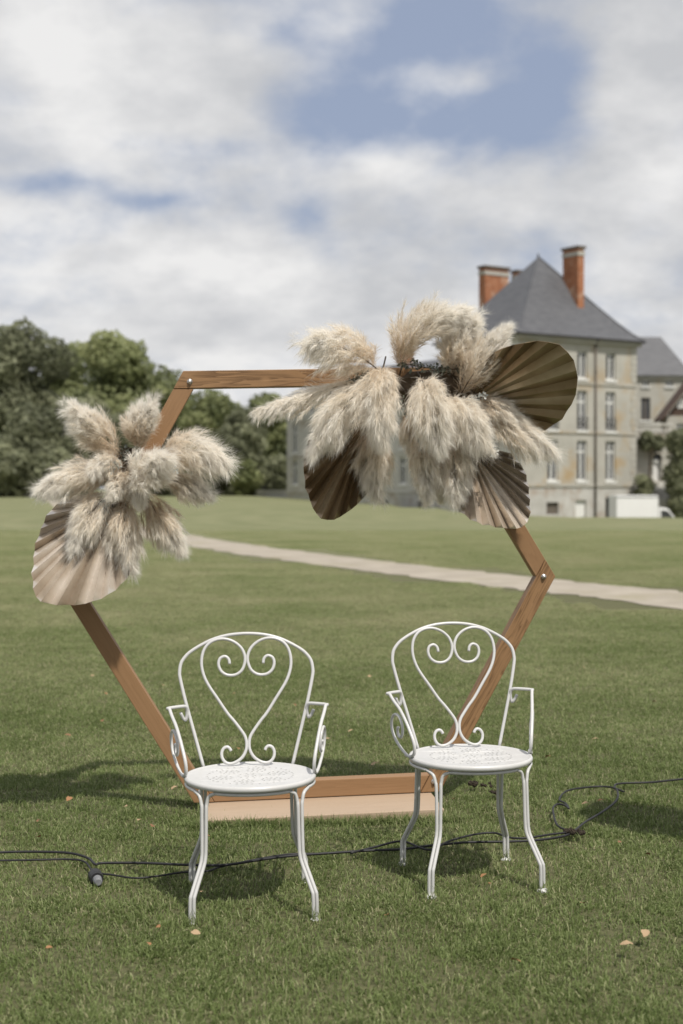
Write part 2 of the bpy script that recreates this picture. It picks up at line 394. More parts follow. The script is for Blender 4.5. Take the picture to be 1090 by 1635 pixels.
# gravel path: real width about 1.9 m, edges slightly ragged
PATH = [(14.2, 1.8), (9.2, 7.2), (6.3, 11.8), (4.0, 17.2), (2.7, 19.8), (.35, 25.0), (-2.8, 33.2), (-6.2, 44.0), (-11.0, 62.0), (-16.5, 85.0), (-24.0, 118.0), (-34, 160)]
def build_path():
    c = spline([(x, y, 0) for x, y in PATH], 14); L = []; Rr = []
    r2 = random.Random(3)
    for i, p in enumerate(c):
        t = (c[min(i+1, len(c)-1)] - c[max(i-1, 0)]).normalized(); nrm = Vector((-t.y, t.x, 0))
        L.append(p + nrm * (.80 + r2.uniform(-.12, .12))); Rr.append(p - nrm * (.80 + r2.uniform(-.12, .12)))
    mb = MB(); n = len(c)
    vs = [(p.x, p.y, ground_z(p.x, p.y)+.008) for p in L] + [(p.x, p.y, ground_z(p.x, p.y)+.025) for p in c] + [(p.x, p.y, ground_z(p.x, p.y)+.008) for p in Rr]
    fs = [(i, n+i, n+i+1, i+1) for i in range(n-1)] + [(n+i, 2*n+i, 2*n+i+1, n+i+1) for i in range(n-1)]
    mb.add(vs, fs)
    tag(mb.build('gravel_path', MAT['gravel'], smooth=True), 'pale gravel path crossing the lawn behind the arch', kind='structure')
    return c
path_pts = build_path()
path_np = np.array([(p.x, p.y) for p in path_pts])

# ------------------------------------------------------------------ grass
def grass_tile(seed, n, hmin, hmax, w):
    g = np.random.default_rng(seed)
    bx = g.uniform(-.5, .5, n); by = g.uniform(-.5, .5, n)
    # clumping
    cl = g.uniform(-.5, .5, (70, 2)); k = g.integers(0, 70, n // 2)
    bx[:n//2] = cl[k, 0] + g.normal(0, .035, n//2); by[:n//2] = cl[k, 1] + g.normal(0, .035, n//2)
    clh = g.uniform(.75, 1.2, 70); h = g.uniform(hmin, hmax, n); h[:n//2] *= clh[k]
    stray = g.random(n) < .05; h[stray] *= 1.55
    a = g.uniform(0, 2*np.pi, n); lean = np.abs(g.normal(.85, .4, n)); la = a + np.pi/2 + g.normal(0, .5, n)
    la[:n//2] = (g.uniform(0, 6.28, 70))[k] + g.normal(0, .7, n//2)
    lean[stray] += .35
    ww = w * g.uniform(.6, 1.35, n)
    dx = np.cos(a) * ww / 2; dy = np.sin(a) * ww / 2
    lx = np.cos(la); ly = np.sin(la)
    z0 = np.full(n, -.004)
    m1 = h * .55 * np.cos(lean * .6); o1 = h * .55 * np.sin(lean * .6)
    m2 = m1 + h * .45 * np.cos(np.minimum(lean * 1.7, 1.75)); o2 = o1 + h * .45 * np.sin(np.minimum(lean * 1.7, 1.75))
    V = np.empty((n, 5, 3))
    V[:, 0] = np.stack([bx - dx, by - dy, z0], 1); V[:, 1] = np.stack([bx + dx, by + dy, z0], 1)
    V[:, 2] = np.stack([bx + dx*.8 + lx*o1, by + dy*.8 + ly*o1, m1], 1); V[:, 3] = np.stack([bx - dx*.8 + lx*o1, by - dy*.8 + ly*o1, m1], 1)
    V[:, 4] = np.stack([bx + lx*o2, by + ly*o2, np.maximum(m2, .003)], 1)
    t = np.clip(g.normal(.40, .2, n), 0, .85); dry = g.random(n) < .08; t[dry] = g.uniform(.85, 1, dry.sum())
    T = np.repeat(t, 5)
    b = np.arange(n)[:, None] * 5
    return V.reshape(-1, 3), [b + np.array([[0, 1, 2, 3]]), b + np.array([[3, 2, 4]])], T

def build_grass():
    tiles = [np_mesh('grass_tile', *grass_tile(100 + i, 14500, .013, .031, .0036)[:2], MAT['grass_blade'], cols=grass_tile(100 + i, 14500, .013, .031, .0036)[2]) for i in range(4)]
    P = []; rot = []; idx = []; sc = []
    g = np.random.default_rng(5)
    y = 2.2
    while y < 46:
        half = .27 * y + 1.6
        for x in np.arange(-half, half, .92):
            X = x + g.uniform(-.02, .02); Y = y + g.uniform(-.02, .02)
            if np.min(np.hypot(path_np[:, 0] - X, path_np[:, 1] - Y)) < 1.2 and Y > 8: continue
            P.append((X, Y, 0)); rot.append(g.integers(0, 4)*math.pi/2+g.normal(0, .04)); idx.append(g.integers(0, 4)); sc.append((1, 1, g.uniform(.9, 1.1)*float(np.interp(Y, [2, 10, 46], [1.0, .9, .12]))))
        y += .92
    me = bpy.data.meshes.new('grass'); me.from_pydata(P, [], [])
    for nm, tp, d in (('rot', 'FLOAT', rot), ('idx', 'INT', idx), ('sc', 'FLOAT_VECTOR', sc)):
        a = me.attributes.new(nm, tp, 'POINT'); a.data.foreach_set('vector' if tp == 'FLOAT_VECTOR' else 'value', np.asarray(d).ravel())
    o = bpy.data.objects.new('grass', me); col.objects.link(o)
    ng = bpy.data.node_groups.new('grass_scatter', 'GeometryNodeTree')
    ng.interface.new_socket('Geometry', in_out='INPUT', socket_type='NodeSocketGeometry'); ng.interface.new_socket('Geometry', in_out='OUTPUT', socket_type='NodeSocketGeometry')
    gi = ng.nodes.new('NodeGroupInput'); go = ng.nodes.new('NodeGroupOutput'); jn = ng.nodes.new('GeometryNodeJoinGeometry')
    def attr(nm, tp):
        n = ng.nodes.new('GeometryNodeInputNamedAttribute'); n.data_type = tp; n.inputs[0].default_value = nm; return n.outputs[0]
    ra = attr('rot', 'FLOAT'); ia = attr('idx', 'INT'); sa = attr('sc', 'FLOAT_VECTOR')
    cx = ng.nodes.new('ShaderNodeCombineXYZ'); ng.links.new(ra, cx.inputs[2])
    for i, t in enumerate(tiles):
        oi = ng.nodes.new('GeometryNodeObjectInfo'); oi.inputs[0].default_value = t; oi.inputs['As Instance'].default_value = True
        cmp_ = ng.nodes.new('FunctionNodeCompare'); cmp_.data_type = 'INT'; cmp_.operation = 'EQUAL'
        ng.links.new(ia, cmp_.inputs[2]); cmp_.inputs[3].default_value = i
        ip = ng.nodes.new('GeometryNodeInstanceOnPoints')
        ng.links.new(gi.outputs[0], ip.inputs['Points']); ng.links.new(cmp_.outputs[0], ip.inputs['Selection'])
        ng.links.new(oi.outputs['Geometry'], ip.inputs['Instance']); ng.links.new(cx.outputs[0], ip.inputs['Rotation']); ng.links.new(sa, ip.inputs['Scale'])
        ng.links.new(ip.outputs[0], jn.inputs[0])
    ng.links.new(jn.outputs[0], go.inputs[0])
    md = o.modifiers.new('scatter', 'NODES'); md.node_group = ng
    tag(o, 'short mown grass blades of the lawn around the chairs', 'grass', kind='stuff')
build_grass()

# ------------------------------------------------------------------ the house
ALPHA = R(33)
BASE_Z = -2.2
C0 = Vector((13.08, 105.0, BASE_Z))

def wall_panel(w, h, openings, depth=.28):
    """wall in the local XZ plane facing -Y; openings (x0,x1,z0,z1) with reveals going to +depth"""
    mb = MB()
    xs = sorted({0, w, *[o[0] for o in openings], *[o[1] for o in openings]}); zs = sorted({0, h, *[o[2] for o in openings], *[o[3] for o in openings]})
    for i in range(len(xs)-1):
        for k in range(len(zs)-1):
            mx = (xs[i]+xs[i+1])/2; mz = (zs[k]+zs[k+1])/2
            if any(o[0] < mx < o[1] and o[2] < mz < o[3] for o in openings): continue
            mb.add([(xs[i],0,zs[k]),(xs[i+1],0,zs[k]),(xs[i+1],0,zs[k+1]),(xs[i],0,zs[k+1])], [(0,1,2,3)])
    for x0, x1, z0, z1 in openings:
        d = depth
        mb.add([(x0,0,z0),(x1,0,z0),(x1,d,z0),(x0,d,z0)], [(0,1,2,3)]); mb.add([(x0,0,z1),(x1,0,z1),(x1,d,z1),(x0,d,z1)], [(3,2,1,0)])
        mb.add([(x0,0,z0),(x0,0,z1),(x0,d,z1),(x0,d,z0)], [(3,2,1,0)]); mb.add([(x1,0,z0),(x1,0,z1),(x1,d,z1),(x1,d,z0)], [(0,1,2,3)])
    return mb

def place(o, parent, M):
    o.parent = parent; o.matrix_local = M; return o

def window(parent, M, x0, x1, z0, z1, transom=.7, frame='window_white', sill=True, rail=False, depth=.24):
    """window > pane, glazing_bars, sill, (balcony_railing). Local XZ plane of the wall, facing -Y"""
    f = .09
    fr = MB()
    fr.box(x0, x0+f, depth-.06, depth, z0, z1); fr.box(x1-f, x1, depth-.06, depth, z0, z1)
    fr.box(x0+f, x1-f, depth-.06, depth, z1-f, z1); fr.box(x0+f, x1-f, depth-.06, depth, z0, z0+f*1.6)
    w = place(fr.build('window', MAT[frame]), parent, M)
    cx = (x0+x1)/2
    b = MB(); b.box(cx-.075, cx+.075, depth-.075, depth-.015, z0+f*1.6, z1-f)
    if transom:
        zt = z0 + (z1-z0)*transom
        b.box(x0+f, cx-.076, depth-.07, depth-.016, zt-.06, zt+.06); b.box(cx+.076, x1-f, depth-.07, depth-.016, zt-.06, zt+.06)
    b.build('glazing_bars', MAT[frame], w)
    p = MB(); p.box(x0+f, x1-f, depth-.012, depth+.004, z0+f*1.6, z1-f); p.build('pane', MAT['glass'], w)
    if sill:
        s = MB(); s.box(x0-.12, x1+.12, -.12, .03, z0-.16, z0-.002); s.build('sill', MAT['window_white'], w)
    if rail:
        r = MB(); zt = z0+.95
        r.box(x0-.05, x1+.05, -.12, -.08, zt, zt+.05); r.box(x0-.05, x1+.05, -.12, -.08, z0+.06, z0+.1)
        for k in range(9):
            xx = x0 + (x1-x0)*k/8; r.box(xx-.015, xx+.015, -.11, -.09, z0+.1, zt)
        r.build('balcony_railing', MAT['iron'], w)
    return w

def chimney(parent, M, w, d, z0, z1, pots=0):
    """brick stack with a stone band and projecting cap"""
    b = MB(); b.box(0, w, 0, d, z0, z1-.75); b.box(.0, w, .0, d, z1-.45, z1-.2)
    c = place(b.build('chimney', MAT['brick']), parent, M)
    s = MB(); s.box(-.05, w+.05, -.05, d+.05, z1-.75, z1-.45); s.build('stone_band', MAT['limestone'], c)
    t = MB(); t.box(-.12, w+.12, -.12, d+.12, z1-.2, z1); t.build('cap', MAT['brown_frame'], c)
    l = MB(); l.box(-.06, w+.06, -.06, d+.06, z0-.2, z0+.25); l.build('flashing', MAT['limestone'], c)
    return c

def T(x=0, y=0, z=0, rz=0): return Matrix.Translation((x, y, z)) @ Matrix.Rotation(rz, 4, 'Z')

def build_pavilion():
    La, Lb, H = 11.9, 9.5, 15.0
    t = empty('pavilion', C0, ALPHA)
    cols_ = [.55+.0, 3.3, 6.25, 9.2]
    wins = []
    for c in (3.3, 6.25, 9.2):
        wins += [(c-.5, c+.5, 4.1, 7.2), (c-.5, c+.5, 7.95, 11.0), (c-.5, c+.5, 11.9, 14.0)]
    doors = [(5.6, 6.7, .02, 2.65), (8.7, 9.75, .02, 2.85)]
    base = [(2.7, 3.9, 1.6, 2.5)]
    # front wall in two materials: plinth storey and stone above
    pl = wall_panel(La, 3.7, doors + base)
    place(pl.build('plinth_wall', MAT['plaster']), t, T())
    up = wall_panel(La, H-3.7, [(a, b, c-3.7, d-3.7) for a, b, c, d in wins])
    place(up.build('wall', MAT['limestone']), t, T(z=3.7))
    for i, (a, b, c, d) in enumerate(wins): window(t, T(), a, b, c, d, transom=(.72 if c < 11 else 0), rail=(7 < c < 9))
    # left wall (faces -x)
    ML = Matrix.Translation((0, Lb, 0)) @ Matrix.Rotation(-math.pi/2, 4, 'Z')
    lw = []
    for c in (2.6, 6.6): lw += [(c-.5, c+.5, 4.1, 7.2), (c-.5, c+.5, 7.95, 11.0), (c-.5, c+.5, 11.9, 14.0)]
    place(wall_panel(Lb, H, lw).build('wall', MAT['limestone_grey']), t, ML)
    for a, b, c, d in lw: window(t, ML, a, b, c, d, transom=(.72 if c < 11 else 0), rail=(7 < c < 9))
    # right and back walls
    MR = Matrix.Translation((La, 0, 0)) @ Matrix.Rotation(math.pi/2, 4, 'Z'); place(wall_panel(Lb, H, []).build('wall', MAT['limestone']), t, MR)
    MBk = Matrix.Translation((La, Lb, 0)) @ Matrix.Rotation(math.pi, 4, 'Z'); place(wall_panel(La, H, []).build('wall', MAT['limestone']), t, MBk)
    for z, h, p in ((3.66, .22, .09), (7.7, .2, .08), (11.45, .2, .08)):
        m = MB(); m.box(-p, La+p, -p, -.003, z, z+h); m.box(-p, -.003, -.003, Lb+p, z, z+h); m.build('string_course', MAT['limestone'], t)
    # quoins: a slightly proud corner strip
    for x0, x1 in ((-.04, .62), (La-.62, La+.04)):
        z = .05; k = 0
        while z < H-.5:
            w = .14 if k % 2 else 0
            if not any(abs(z+.22-s) < .38 for s in (3.76, 7.8, 11.55)):
                m = MB(); m.box(x0+(w if x0 > 1 else 0), x1-(w if x0 < 1 else 0), -.035, .02, z, z+.43); m.build('corner_stone', MAT['limestone'], t)
            z += .47; k += 1
    m = MB(); m.box(-.3, La+.3, -.3, -.004, H-.42, H-.02); m.box(-.3, -.004, -.004, Lb+.3, H-.42, H-.02); m.build('cornice', MAT['limestone'], t)
    # doors in the plinth
    for x0, x1, z0, z1 in doors[:1]:
        m = MB(); m.box(x0, x1, .2, .26, z0, z1); d = m.build('door', MAT['window_white'], t)
        k = MB(); k.box(x1-.2, x1-.12, .15, .2, 1.25, 1.4); k.build('handle', MAT['iron'], d)
    m = MB(); m.box(doors[1][0]-.2, doors[1][1]+.2, 1.6, 1.7, 0, 3.0); m.build('dark_passage', MAT['iron'], t)
    m = MB(); m.box(2.7, 3.9, .2, .26, 1.6, 2.5); m.build('vent_shutter', MAT['brown_frame'], t)
    # rain pipe and gutter
    m = MB(); m.tube([(7.53, -.14, .1), (7.53, -.14, H-.5)], .075, 8); m.tube([(7.53, -.14, H-.5), (7.53, -.38, H-.12)], .075, 8)
    for z in (2.2, 5.5, 8.9, 12.4): m.tube([(7.53, -.14, z), (7.53, -.14, z+.1)], .1, 8)
    m.build('drain_pipe', MAT['brown_frame'], t, smooth=True)
    ov = .48
    m = MB(); m.box(-ov, La+ov, -ov-.12, -ov+.02, H-.12, H+.02); m.box(-ov-.12, -ov+.02, -ov+.02, Lb+ov, H-.12, H+.02); m.box(La+ov-.02, La+ov+.12, -ov+.02, Lb+ov, H-.12, H+.02)
    m.build('gutter', MAT['iron'], t)
    # steep hipped roof with a bell-cast foot
    apx, apy, apz = La*.5, Lb*.5, H+6.75
    prof = [(0, 0), (.12, .085), (.26, .215), (.45, .41), (.7, .68), (.9, .895), (.985, .985)]
    vs = []; fs = []
    for s, zz in prof:
        for cx, cy in ((-ov, -ov), (La+ov, -ov), (La+ov, Lb+ov), (-ov, Lb+ov)):
            vs.append((cx+(apx-cx)*s, cy+(apy-cy)*s, H+(apz-H)*zz))
    for i in range(len(prof)-1):
        for k in range(4): fs.append((i*4+k, i*4+(k+1)%4, (i+1)*4+(k+1)%4, (i+1)*4+k))
    fs.append(tuple((len(prof)-1)*4+k for k in range(4))); fs.append((3, 2, 1, 0))
    m = MB(); m.add(vs, fs); rf = m.build('roof', MAT['slate'], t)
    m = MB(); m.tube([(apx, apy, apz-.3), (apx, apy, apz+.25)], [.16, .05], 8); m.build('finial', MAT['iron'], rf)
    for cx, cy in ((-ov, -ov), (La+ov, -ov)):
        m = MB(); m.tube([(cx+(apx-cx)*s, cy+(apy-cy)*s, H+(apz-H)*zz+.02) for s, zz in prof], .07, 6); m.build('hip_ridge', MAT['slate'], rf)
    chimney(t, T(7.35, 1.7), .62, 1.75, H+2.0, H+7.35)
    tag(t, 'tall pale stone pavilion with steep grey slate pyramid roof and brick chimneys', 'building')
build_pavilion()

def build_wing():
    # long lower range running back from the pavilion's left side
    t = empty('long_wing', C0 + Matrix.Rotation(ALPHA, 3, 'Z') @ Vector((2.0, 9.56, 0)), ALPHA)
    Lw, D, H = 27.2, 9.0, 12.2
    M = Matrix.Translation((0, Lw, 0)) @ Matrix.Rotation(-math.pi/2, 4, 'Z')      # local x runs from the far end towards the pavilion
    wins = []; low = []
    k = 0; c = 1.5
    while c < Lw-1:
        wins += [(c-.5, c+.5, 6.95, 9.7), (c-.42, c+.42, 10.6, 11.4), (c-.5, c+.5, 3.9, 6.2)]
        if k % 2 == 1: low.append((c-.75, c+.75, .4, 2.5))
        c += 2.95; k += 1
    place(wall_panel(Lw, H-3.2, [(a, b, z0-3.2, z1-3.2) for a, b, z0, z1 in wins]).build('wall', MAT['limestone_grey']), t, M @ Matrix.Translation((0, 0, 3.2)))
    place(wall_panel(Lw, 3.2, low).build('plinth_wall', MAT['plaster']), t, M)
    for a, b, z0, z1 in wins: window(t, M, a, b, z0, z1, transom=.7 if z1-z0 > 1.5 else 0, rail=False)
    for a, b, z0, z1 in low:
        m = MB(); m.box(a, b, .22, .28, z0, z1); place(m.build('cellar_door', MAT['brown_frame']), t, M)
    for z in (3.15, 6.45, 10.0):
        m = MB(); m.box(0, Lw, -.08, -.003, z, z+.2); place(m.build('string_course', MAT['limestone_grey']), t, M)
    m = MB(); m.box(0, Lw, -.25, -.004, H-.35, H-.02); place(m.build('cornice', MAT['limestone_grey']), t, M)
    # end and back walls
    m = MB(); m.add([(0,Lw,0),(D,Lw,0),(D,Lw,H),(0,Lw,H)], [(3,2,1,0)]); m.add([(D,0,0),(D,Lw,0),(D,Lw,H),(D,0,H)], [(0,1,2,3)]); m.build('wall', MAT['limestone_grey'], t)
    m = MB(); o = .4; rz = H+2.6
    m.add([(-o,0,H),(-o,Lw+o,H),(D+o,Lw+o,H),(D+o,0,H),(D/2,0,rz),(D/2,Lw-3.4,rz)], [(0,4,5,1),(1,5,2),(2,5,4,3),(0,3,4),(0,1,2,3)])
    m.build('roof', MAT['slate'], t)
    chimney(t, T(D/2-.5, 13.6), 1.1, .8, H+2.2, H+4.3)
    # tall stack beside the pavilion roof and a small one behind it
    chimney(t, T(3.2, .9), 2.5, .8, H+.6, H+9.6)
    chimney(t, T(8.7, 3.4), 1.2, .7, H+1.4, H+10.0)
    tag(t, 'long pale shaded wing of the house behind the pampas flowers', 'building')
build_wing()

def build_rear_range():
    Y = 130.0
    x0 = (985-545)/FPX*Y; x1 = (1098-545)/FPX*Y; w = x1-x0; k = Y/FPX
    zc = lambda py: CAMH + (780-py)*k - BASE_Z
    t = empty('rear_range', (x0, Y, BASE_Z), R(2))
    X = lambda px: (px-985)*k
    H = zc(600)
    wins = [(X(1025), X(1036), zc(617), zc(606)), (X(1063), X(1075), zc(617), zc(606)), (X(1023), X(1038), zc(671), zc(635))]
    place(wall_panel(w, H, wins).build('wall', MAT['limestone']), t, T())
    window(t, T(), *wins[0], transom=0); window(t, T(), *wins[1], transom=0); window(t, T(), *wins[2], transom=0, frame='brown_frame')
    m = MB(); m.box(0, w, -.2, -.004, H-.35, H-.02); m.build('cornice', MAT['limestone'], t)
    D = 10
    m = MB(); m.add([(w,0,0),(w,D,0),(w,D,H),(w,0,H)], [(0,1,2,3)]); m.add([(0,D,0),(w,D,0),(w,D,H),(0,D,H)], [(3,2,1,0)]); m.add([(0,0,0),(0,D,0),(0,D,H),(0,0,H)], [(3,2,1,0)]); m.build('wall', MAT['limestone'], t)
    o = .4; rz = H + (600-534)*(Y+4)/FPX
    m = MB(); m.add([(-o,-o,H),(w+o,-o,H),(w+o,D+o,H),(-o,D+o,H),(2.1,3.4,rz),(w-1.6,3.4,rz),(w-1.6,D-3,rz),(2.1,D-3,rz)], [(0,1,5,4),(1,2,6,5),(2,3,7,6),(3,0,4,7),(4,5,6,7),(3,2,1,0)])
    m.build('roof', MAT['slate'], t)
    tag(t, 'cream rear range with slate roof, right of the tall pavilion', 'building')
build_rear_range()

def build_porch():
    Y = 114.0; k = Y/FPX
    zc = lambda py: CAMH + (780-py)*k - BASE_Z
    x0 = (1004-545)*k; X = lambda px: (px-1004)*k; w = X(1066)
    t = empty('porch', (x0, Y, BASE_Z), R(4))
    H = zc(700)
    door = (X(1043), X(1057), zc(768), zc(716))
    place(wall_panel(w, H, [door], depth=.5).build('wall', MAT['limestone']), t, T())
    m = MB(); m.box(door[0], door[1], .42, .5, door[2], door[3]-.9)
    d = m.build('door', MAT['window_white'], t)
    m = MB(); m.box(door[0], door[1], .4, .48, door[3]-.9, door[3]); m.build('fanlight', MAT['glass'], d)
    m = MB(); n = 10; cxm = (door[0]+door[1])/2; rr = (door[1]-door[0])/2
    for i in range(n):
        a0 = math.pi*i/n; a1 = math.pi*(i+1)/n
        q = [(cxm+math.cos(a)*rr*s, .0, door[3]-.75+math.sin(a)*rr*s) for a, s in ((a0, 1.0), (a1, 1.0), (a1, 1.4), (a0, 1.4))]
        m.add([(x, -.09, z) for x, y, z in q] + [(x, -.004, z) for x, y, z in q], [(0,1,2,3),(0,4,5,1),(2,6,7,3)])
    m.build('door_arch', MAT['limestone'], t)
    m = MB(); m.box(-.3, w+.3, -.3, 1.5, H, H+.3); m.build('terrace_slab', MAT['limestone'], t)
    for k2 in range(11):
        xx = -.1 + (w+.2)*k2/10
        m = MB(); m.lathe([(.07,0),(.16,.22),(.11,.4),(.06,.6),(.11,.72)], 8, (xx, -.1, H+.302)); m.build('baluster', MAT['limestone_grey'], t, smooth=True)
    m = MB(); m.box(-.3, w+.3, -.26, .06, H+1.02, H+1.2); m.build('balustrade_rail', MAT['limestone_grey'], t)
    m = MB(); m.add([(w,0,0),(w,1.5,0),(w,1.5,H),(w,0,H)], [(0,1,2,3)]); m.build('wall', MAT['limestone'], t)
    for i in range(8):
        m = MB(); m.box(door[0]-1.0-.1*i, door[1]+.9+.3*i, -1.4-.32*i, -1.4-.32*i+.34 if i else -.01, 0, zc(770)-.19*i); m.build('step', MAT['limestone_grey'], t)
    m = MB(); m.box(door[0]-3.2, door[0]-1.1, -1.5, -.01, 0, zc(768)+.2); m.build('stair_wall', MAT['limestone_grey'], t)
    tag(t, 'pale stone porch with arched white door, steps and balustraded terrace', 'porch')
    return t
build_porch()

def build_gable_house():
    Y = 116.0; k = Y/FPX; zc = lambda py: CAMH + (780-py)*k - BASE_Z
    x0 = (1064-545)*k; X = lambda px: (px-1064)*k; w = X(1150)
    t = empty('gabled_house', (x0, Y, BASE_Z), R(0)); H = zc(664); apex = zc(604)
    win = (X(1080), X(1092), zc(700), zc(676)); win2 = (X(1081), X(1092), zc(652), zc(638))
    place(wall_panel(w, H, [win]).build('wall', MAT['limestone']), t, T())
    m = MB(); m.add([(0,.06,H),(w,.06,H),(w/2,.06,apex-.3)], [(0,1,2)]); m.build('gable', MAT['brown_tile'], t)
    window(t, T(), *win, transom=0)
    window(t, T(y=-.2), *win2, transom=0, sill=False)
    D = 2.4; o = .5
    m = MB(); m.add([(w,0,0),(w,D,0),(w,D,H),(w,0,H)], [(0,1,2,3)]); m.add([(0,0,0),(0,D,0),(0,D,H),(0,0,H)], [(3,2,1,0)]); m.build('wall', MAT['limestone'], t)
    m = MB(); zl = H-.45
    for s in (0, 1):
        xe = -o if s == 0 else w+o
        m.add([(xe,-o,zl),(w/2,-o,apex),(w/2,D,apex),(xe,D,zl),(xe,-o,zl+.22),(w/2,-o,apex+.25),(w/2,D,apex+.25),(xe,D,zl+.22)], [(0,1,2,3),(7,6,5,4),(0,4,5,1),(3,2,6,7),(0,3,7,4)])
    m.build('roof', MAT['brown_tile'], t)
    tag(t, 'small house with brown gabled roof at the picture edge behind the truck', 'house')
build_gable_house()

def build_truck():
    Y = 94.0; k = Y/FPX
    t = empty('box_truck', ((984-545)*k, Y, BASE_Z), R(3))
    W = 2.2; top = CAMH-(791-780)*k-BASE_Z
    bl = (1052-984)*k
    m = MB(); m.box(0, bl, 0, W, .95, top); m.build('cargo_box', MAT['van_white'], t, bevel=.05)
    m = MB(); m.box(.02, bl-.02, -.03, -.002, top-.12, top-.05); m.box(.02, bl-.02, -.03, -.002, .98, 1.08); m.build('box_rail', MAT['steel'], t)
    m = MB(); x = bl+.06; sec = [(x,.55),(x+1.75,.55),(x+1.9,.75),(x+1.9,1.15),(x+1.25,1.38),(x+.62,2.2),(x,2.3)]
    n = len(sec); m.add([(a,.1,z) for a, z in sec] + [(a,W-.1,z) for a, z in sec], [tuple(range(n)), tuple(reversed(range(n, 2*n)))] + [(i, n+i, n+(i+1)%n, (i+1)%n) for i in range(n)])
    m.build('cab', MAT['van_white'], t, bevel=.05)
    m = MB(); m.add([(x+.15,.09,1.45),(x+1.1,.09,1.45),(x+.6,.09,2.05),(x+.15,.09,2.1)], [(0,1,2,3)]); m.build('side_window', MAT['glass'], t)
    m = MB(); m.add([(x+1.23,.2,1.42),(x+1.23,W-.2,1.42),(x+.66,W-.2,2.18),(x+.66,.2,2.18)], [(0,1,2,3)])
    for i in range(4): v = m.v[i]; m.v[i] = (v[0]+.04, v[1], v[2]+.03)
    m.build('windscreen', MAT['glass'], t)
    for yy in (.12, W-.5):
        m = MB(); m.box(x+1.88, x+1.93, yy, yy+.38, .85, 1.08); m.build('headlight', MAT['steel'], t)
    m = MB(); m.box(0, x+1.7, .15, W-.15, .5, .9); m.build('chassis', MAT['iron'], t)
    for xx in (1.0, x+1.1):
        for yy in (.02, W-.28):
            m = MB(); m.tube([(xx,yy,.38),(xx,yy+.26,.38)], .38, 18); w = m.build('wheel', MAT['tyre'], t, smooth=False)
            m = MB(); m.tube([(xx,yy-.01,.38),(xx,yy+.27,.38)], .2, 14); m.build('rim', MAT['steel'], w)
    tag(t, 'white box truck parked at the foot of the pavilion', 'truck')
build_truck()

def build_low_wall():
    a = at(330, 783, 150); b = at(470, 783, 138)
    t = empty('low_wall', (a.x, a.y, 0)); d = Vector((b.x-a.x, b.y-a.y, 0)); L = d.length; t.rotation_euler = (0, 0, math.atan2(d.y, d.x))
    zt = a.z - .12
    m = MB(); m.box(0, L, 0, .5, -.5, zt); m.build('wall', MAT['limestone_grey'], t)
    m = MB(); m.box(-.05, L+.05, -.1, .6, zt+.003, zt+.15); m.build('coping', MAT['limestone_grey'], t)
    m = MB(); m.box(0, L, .22, .27, zt+1.0, zt+1.05)
    for i in range(60): m.box(L*i/60, L*i/60+.03, .23, .26, zt+.15, zt+1.0)
    m.build('railing', MAT['iron'], t)
    tag(t, 'low stone wall with thin iron railing before the trees', 'wall')
    # low wall at the foot of the wing
    a = at(470, 798, 122); b = at(640, 806, 100)
build_low_wall()

# ------------------------------------------------------------------ trees
def crown_mesh(seed, lobes, nleaf, size, flat=.8):
    g = np.random.default_rng(seed); Vs = []; T_ = []
    per = np.array([l[3]**2 for l in lobes]); per = (per/per.sum()*nleaf).astype(int)
    for (cx, cy, cz, r), n in zip(lobes, per):
        d = g.normal(size=(n, 3)); d /= np.linalg.norm(d, axis=1)[:, None]
        rad = r * (1 - .55*g.random(n)**2.2) * (1 + .18*np.sin(d[:, 0]*5+cx) * np.sin(d[:, 2]*6+cz))
        p = d * rad[:, None]; p[:, 2] *= flat; p += (cx, cy, cz)
        nr = d + g.normal(0, .55, (n, 3)); nr /= np.linalg.norm(nr, axis=1)[:, None]
        a = np.cross(nr, g.normal(size=(n, 3))); a /= np.linalg.norm(a, axis=1)[:, None]; b = np.cross(nr, a)
        s = size*g.uniform(.5, 1.3, n)[:, None]
        Vs.append(np.stack([p-a*s, p+b*s*.45, p+a*s, p-b*s*.45], 1))
        t = np.clip(.5 + g.normal(0, .2) + g.normal(0, .18, n), 0, 1); T_.append(np.repeat(t, 4))
    V = np.concatenate(Vs).reshape(-1, 3); n = len(V)//4
    return V, [np.arange(n*4).reshape(n, 4)], np.concatenate(T_)

def tree(name, base, h, w, mat, label, group, seed, nleaf=16000, low=.12, leaf=.33, cat='tree'):
    r2 = random.Random(seed); root = empty(name, base)
    lobes = []
    nl = 15
    for i in range(nl):
        f = (i+.5)/nl; zz = h*(low + (1-low)*(.12+.78*f)); env = w*.5*math.sin(math.pi*min(1, .22+.72*f))**.7
        a = r2.uniform(0, 6.28); rr = env*r2.uniform(.15, .68)
        lobes.append((math.cos(a)*rr, math.sin(a)*rr, zz, w*r2.uniform(.17, .27)))
    lobes.append((0, 0, h*.52, w*.3)); lobes.append((0, 0, h*.88, w*.16))
    V, F, Tn = crown_mesh(seed, lobes, nleaf, leaf)
    link(np_mesh('crown', V, F, MAT[mat], root, cols=Tn))
    m = MB(); tr = max(.12, h*.02)
    m.tube(spline([(0,0,-.4),(r2.uniform(-.2,.2),r2.uniform(-.2,.2),h*.3),(r2.uniform(-.5,.5),r2.uniform(-.5,.5),h*.8)], 5), [tr*(1.25-.1*i) for i in range(11)], 9)
    for lx, ly, lz, lr in lobes[::2]:
        z0 = max(h*.15, lz*.55); m.tube([(0,0,z0),(lx*.5,ly*.5,(z0+lz)*.5),(lx,ly,lz)], [tr*.5,tr*.3,tr*.12], 6)
    m.build('trunk', MAT['bark'], root, smooth=True)
    tag(root, label, cat, group)
    return root

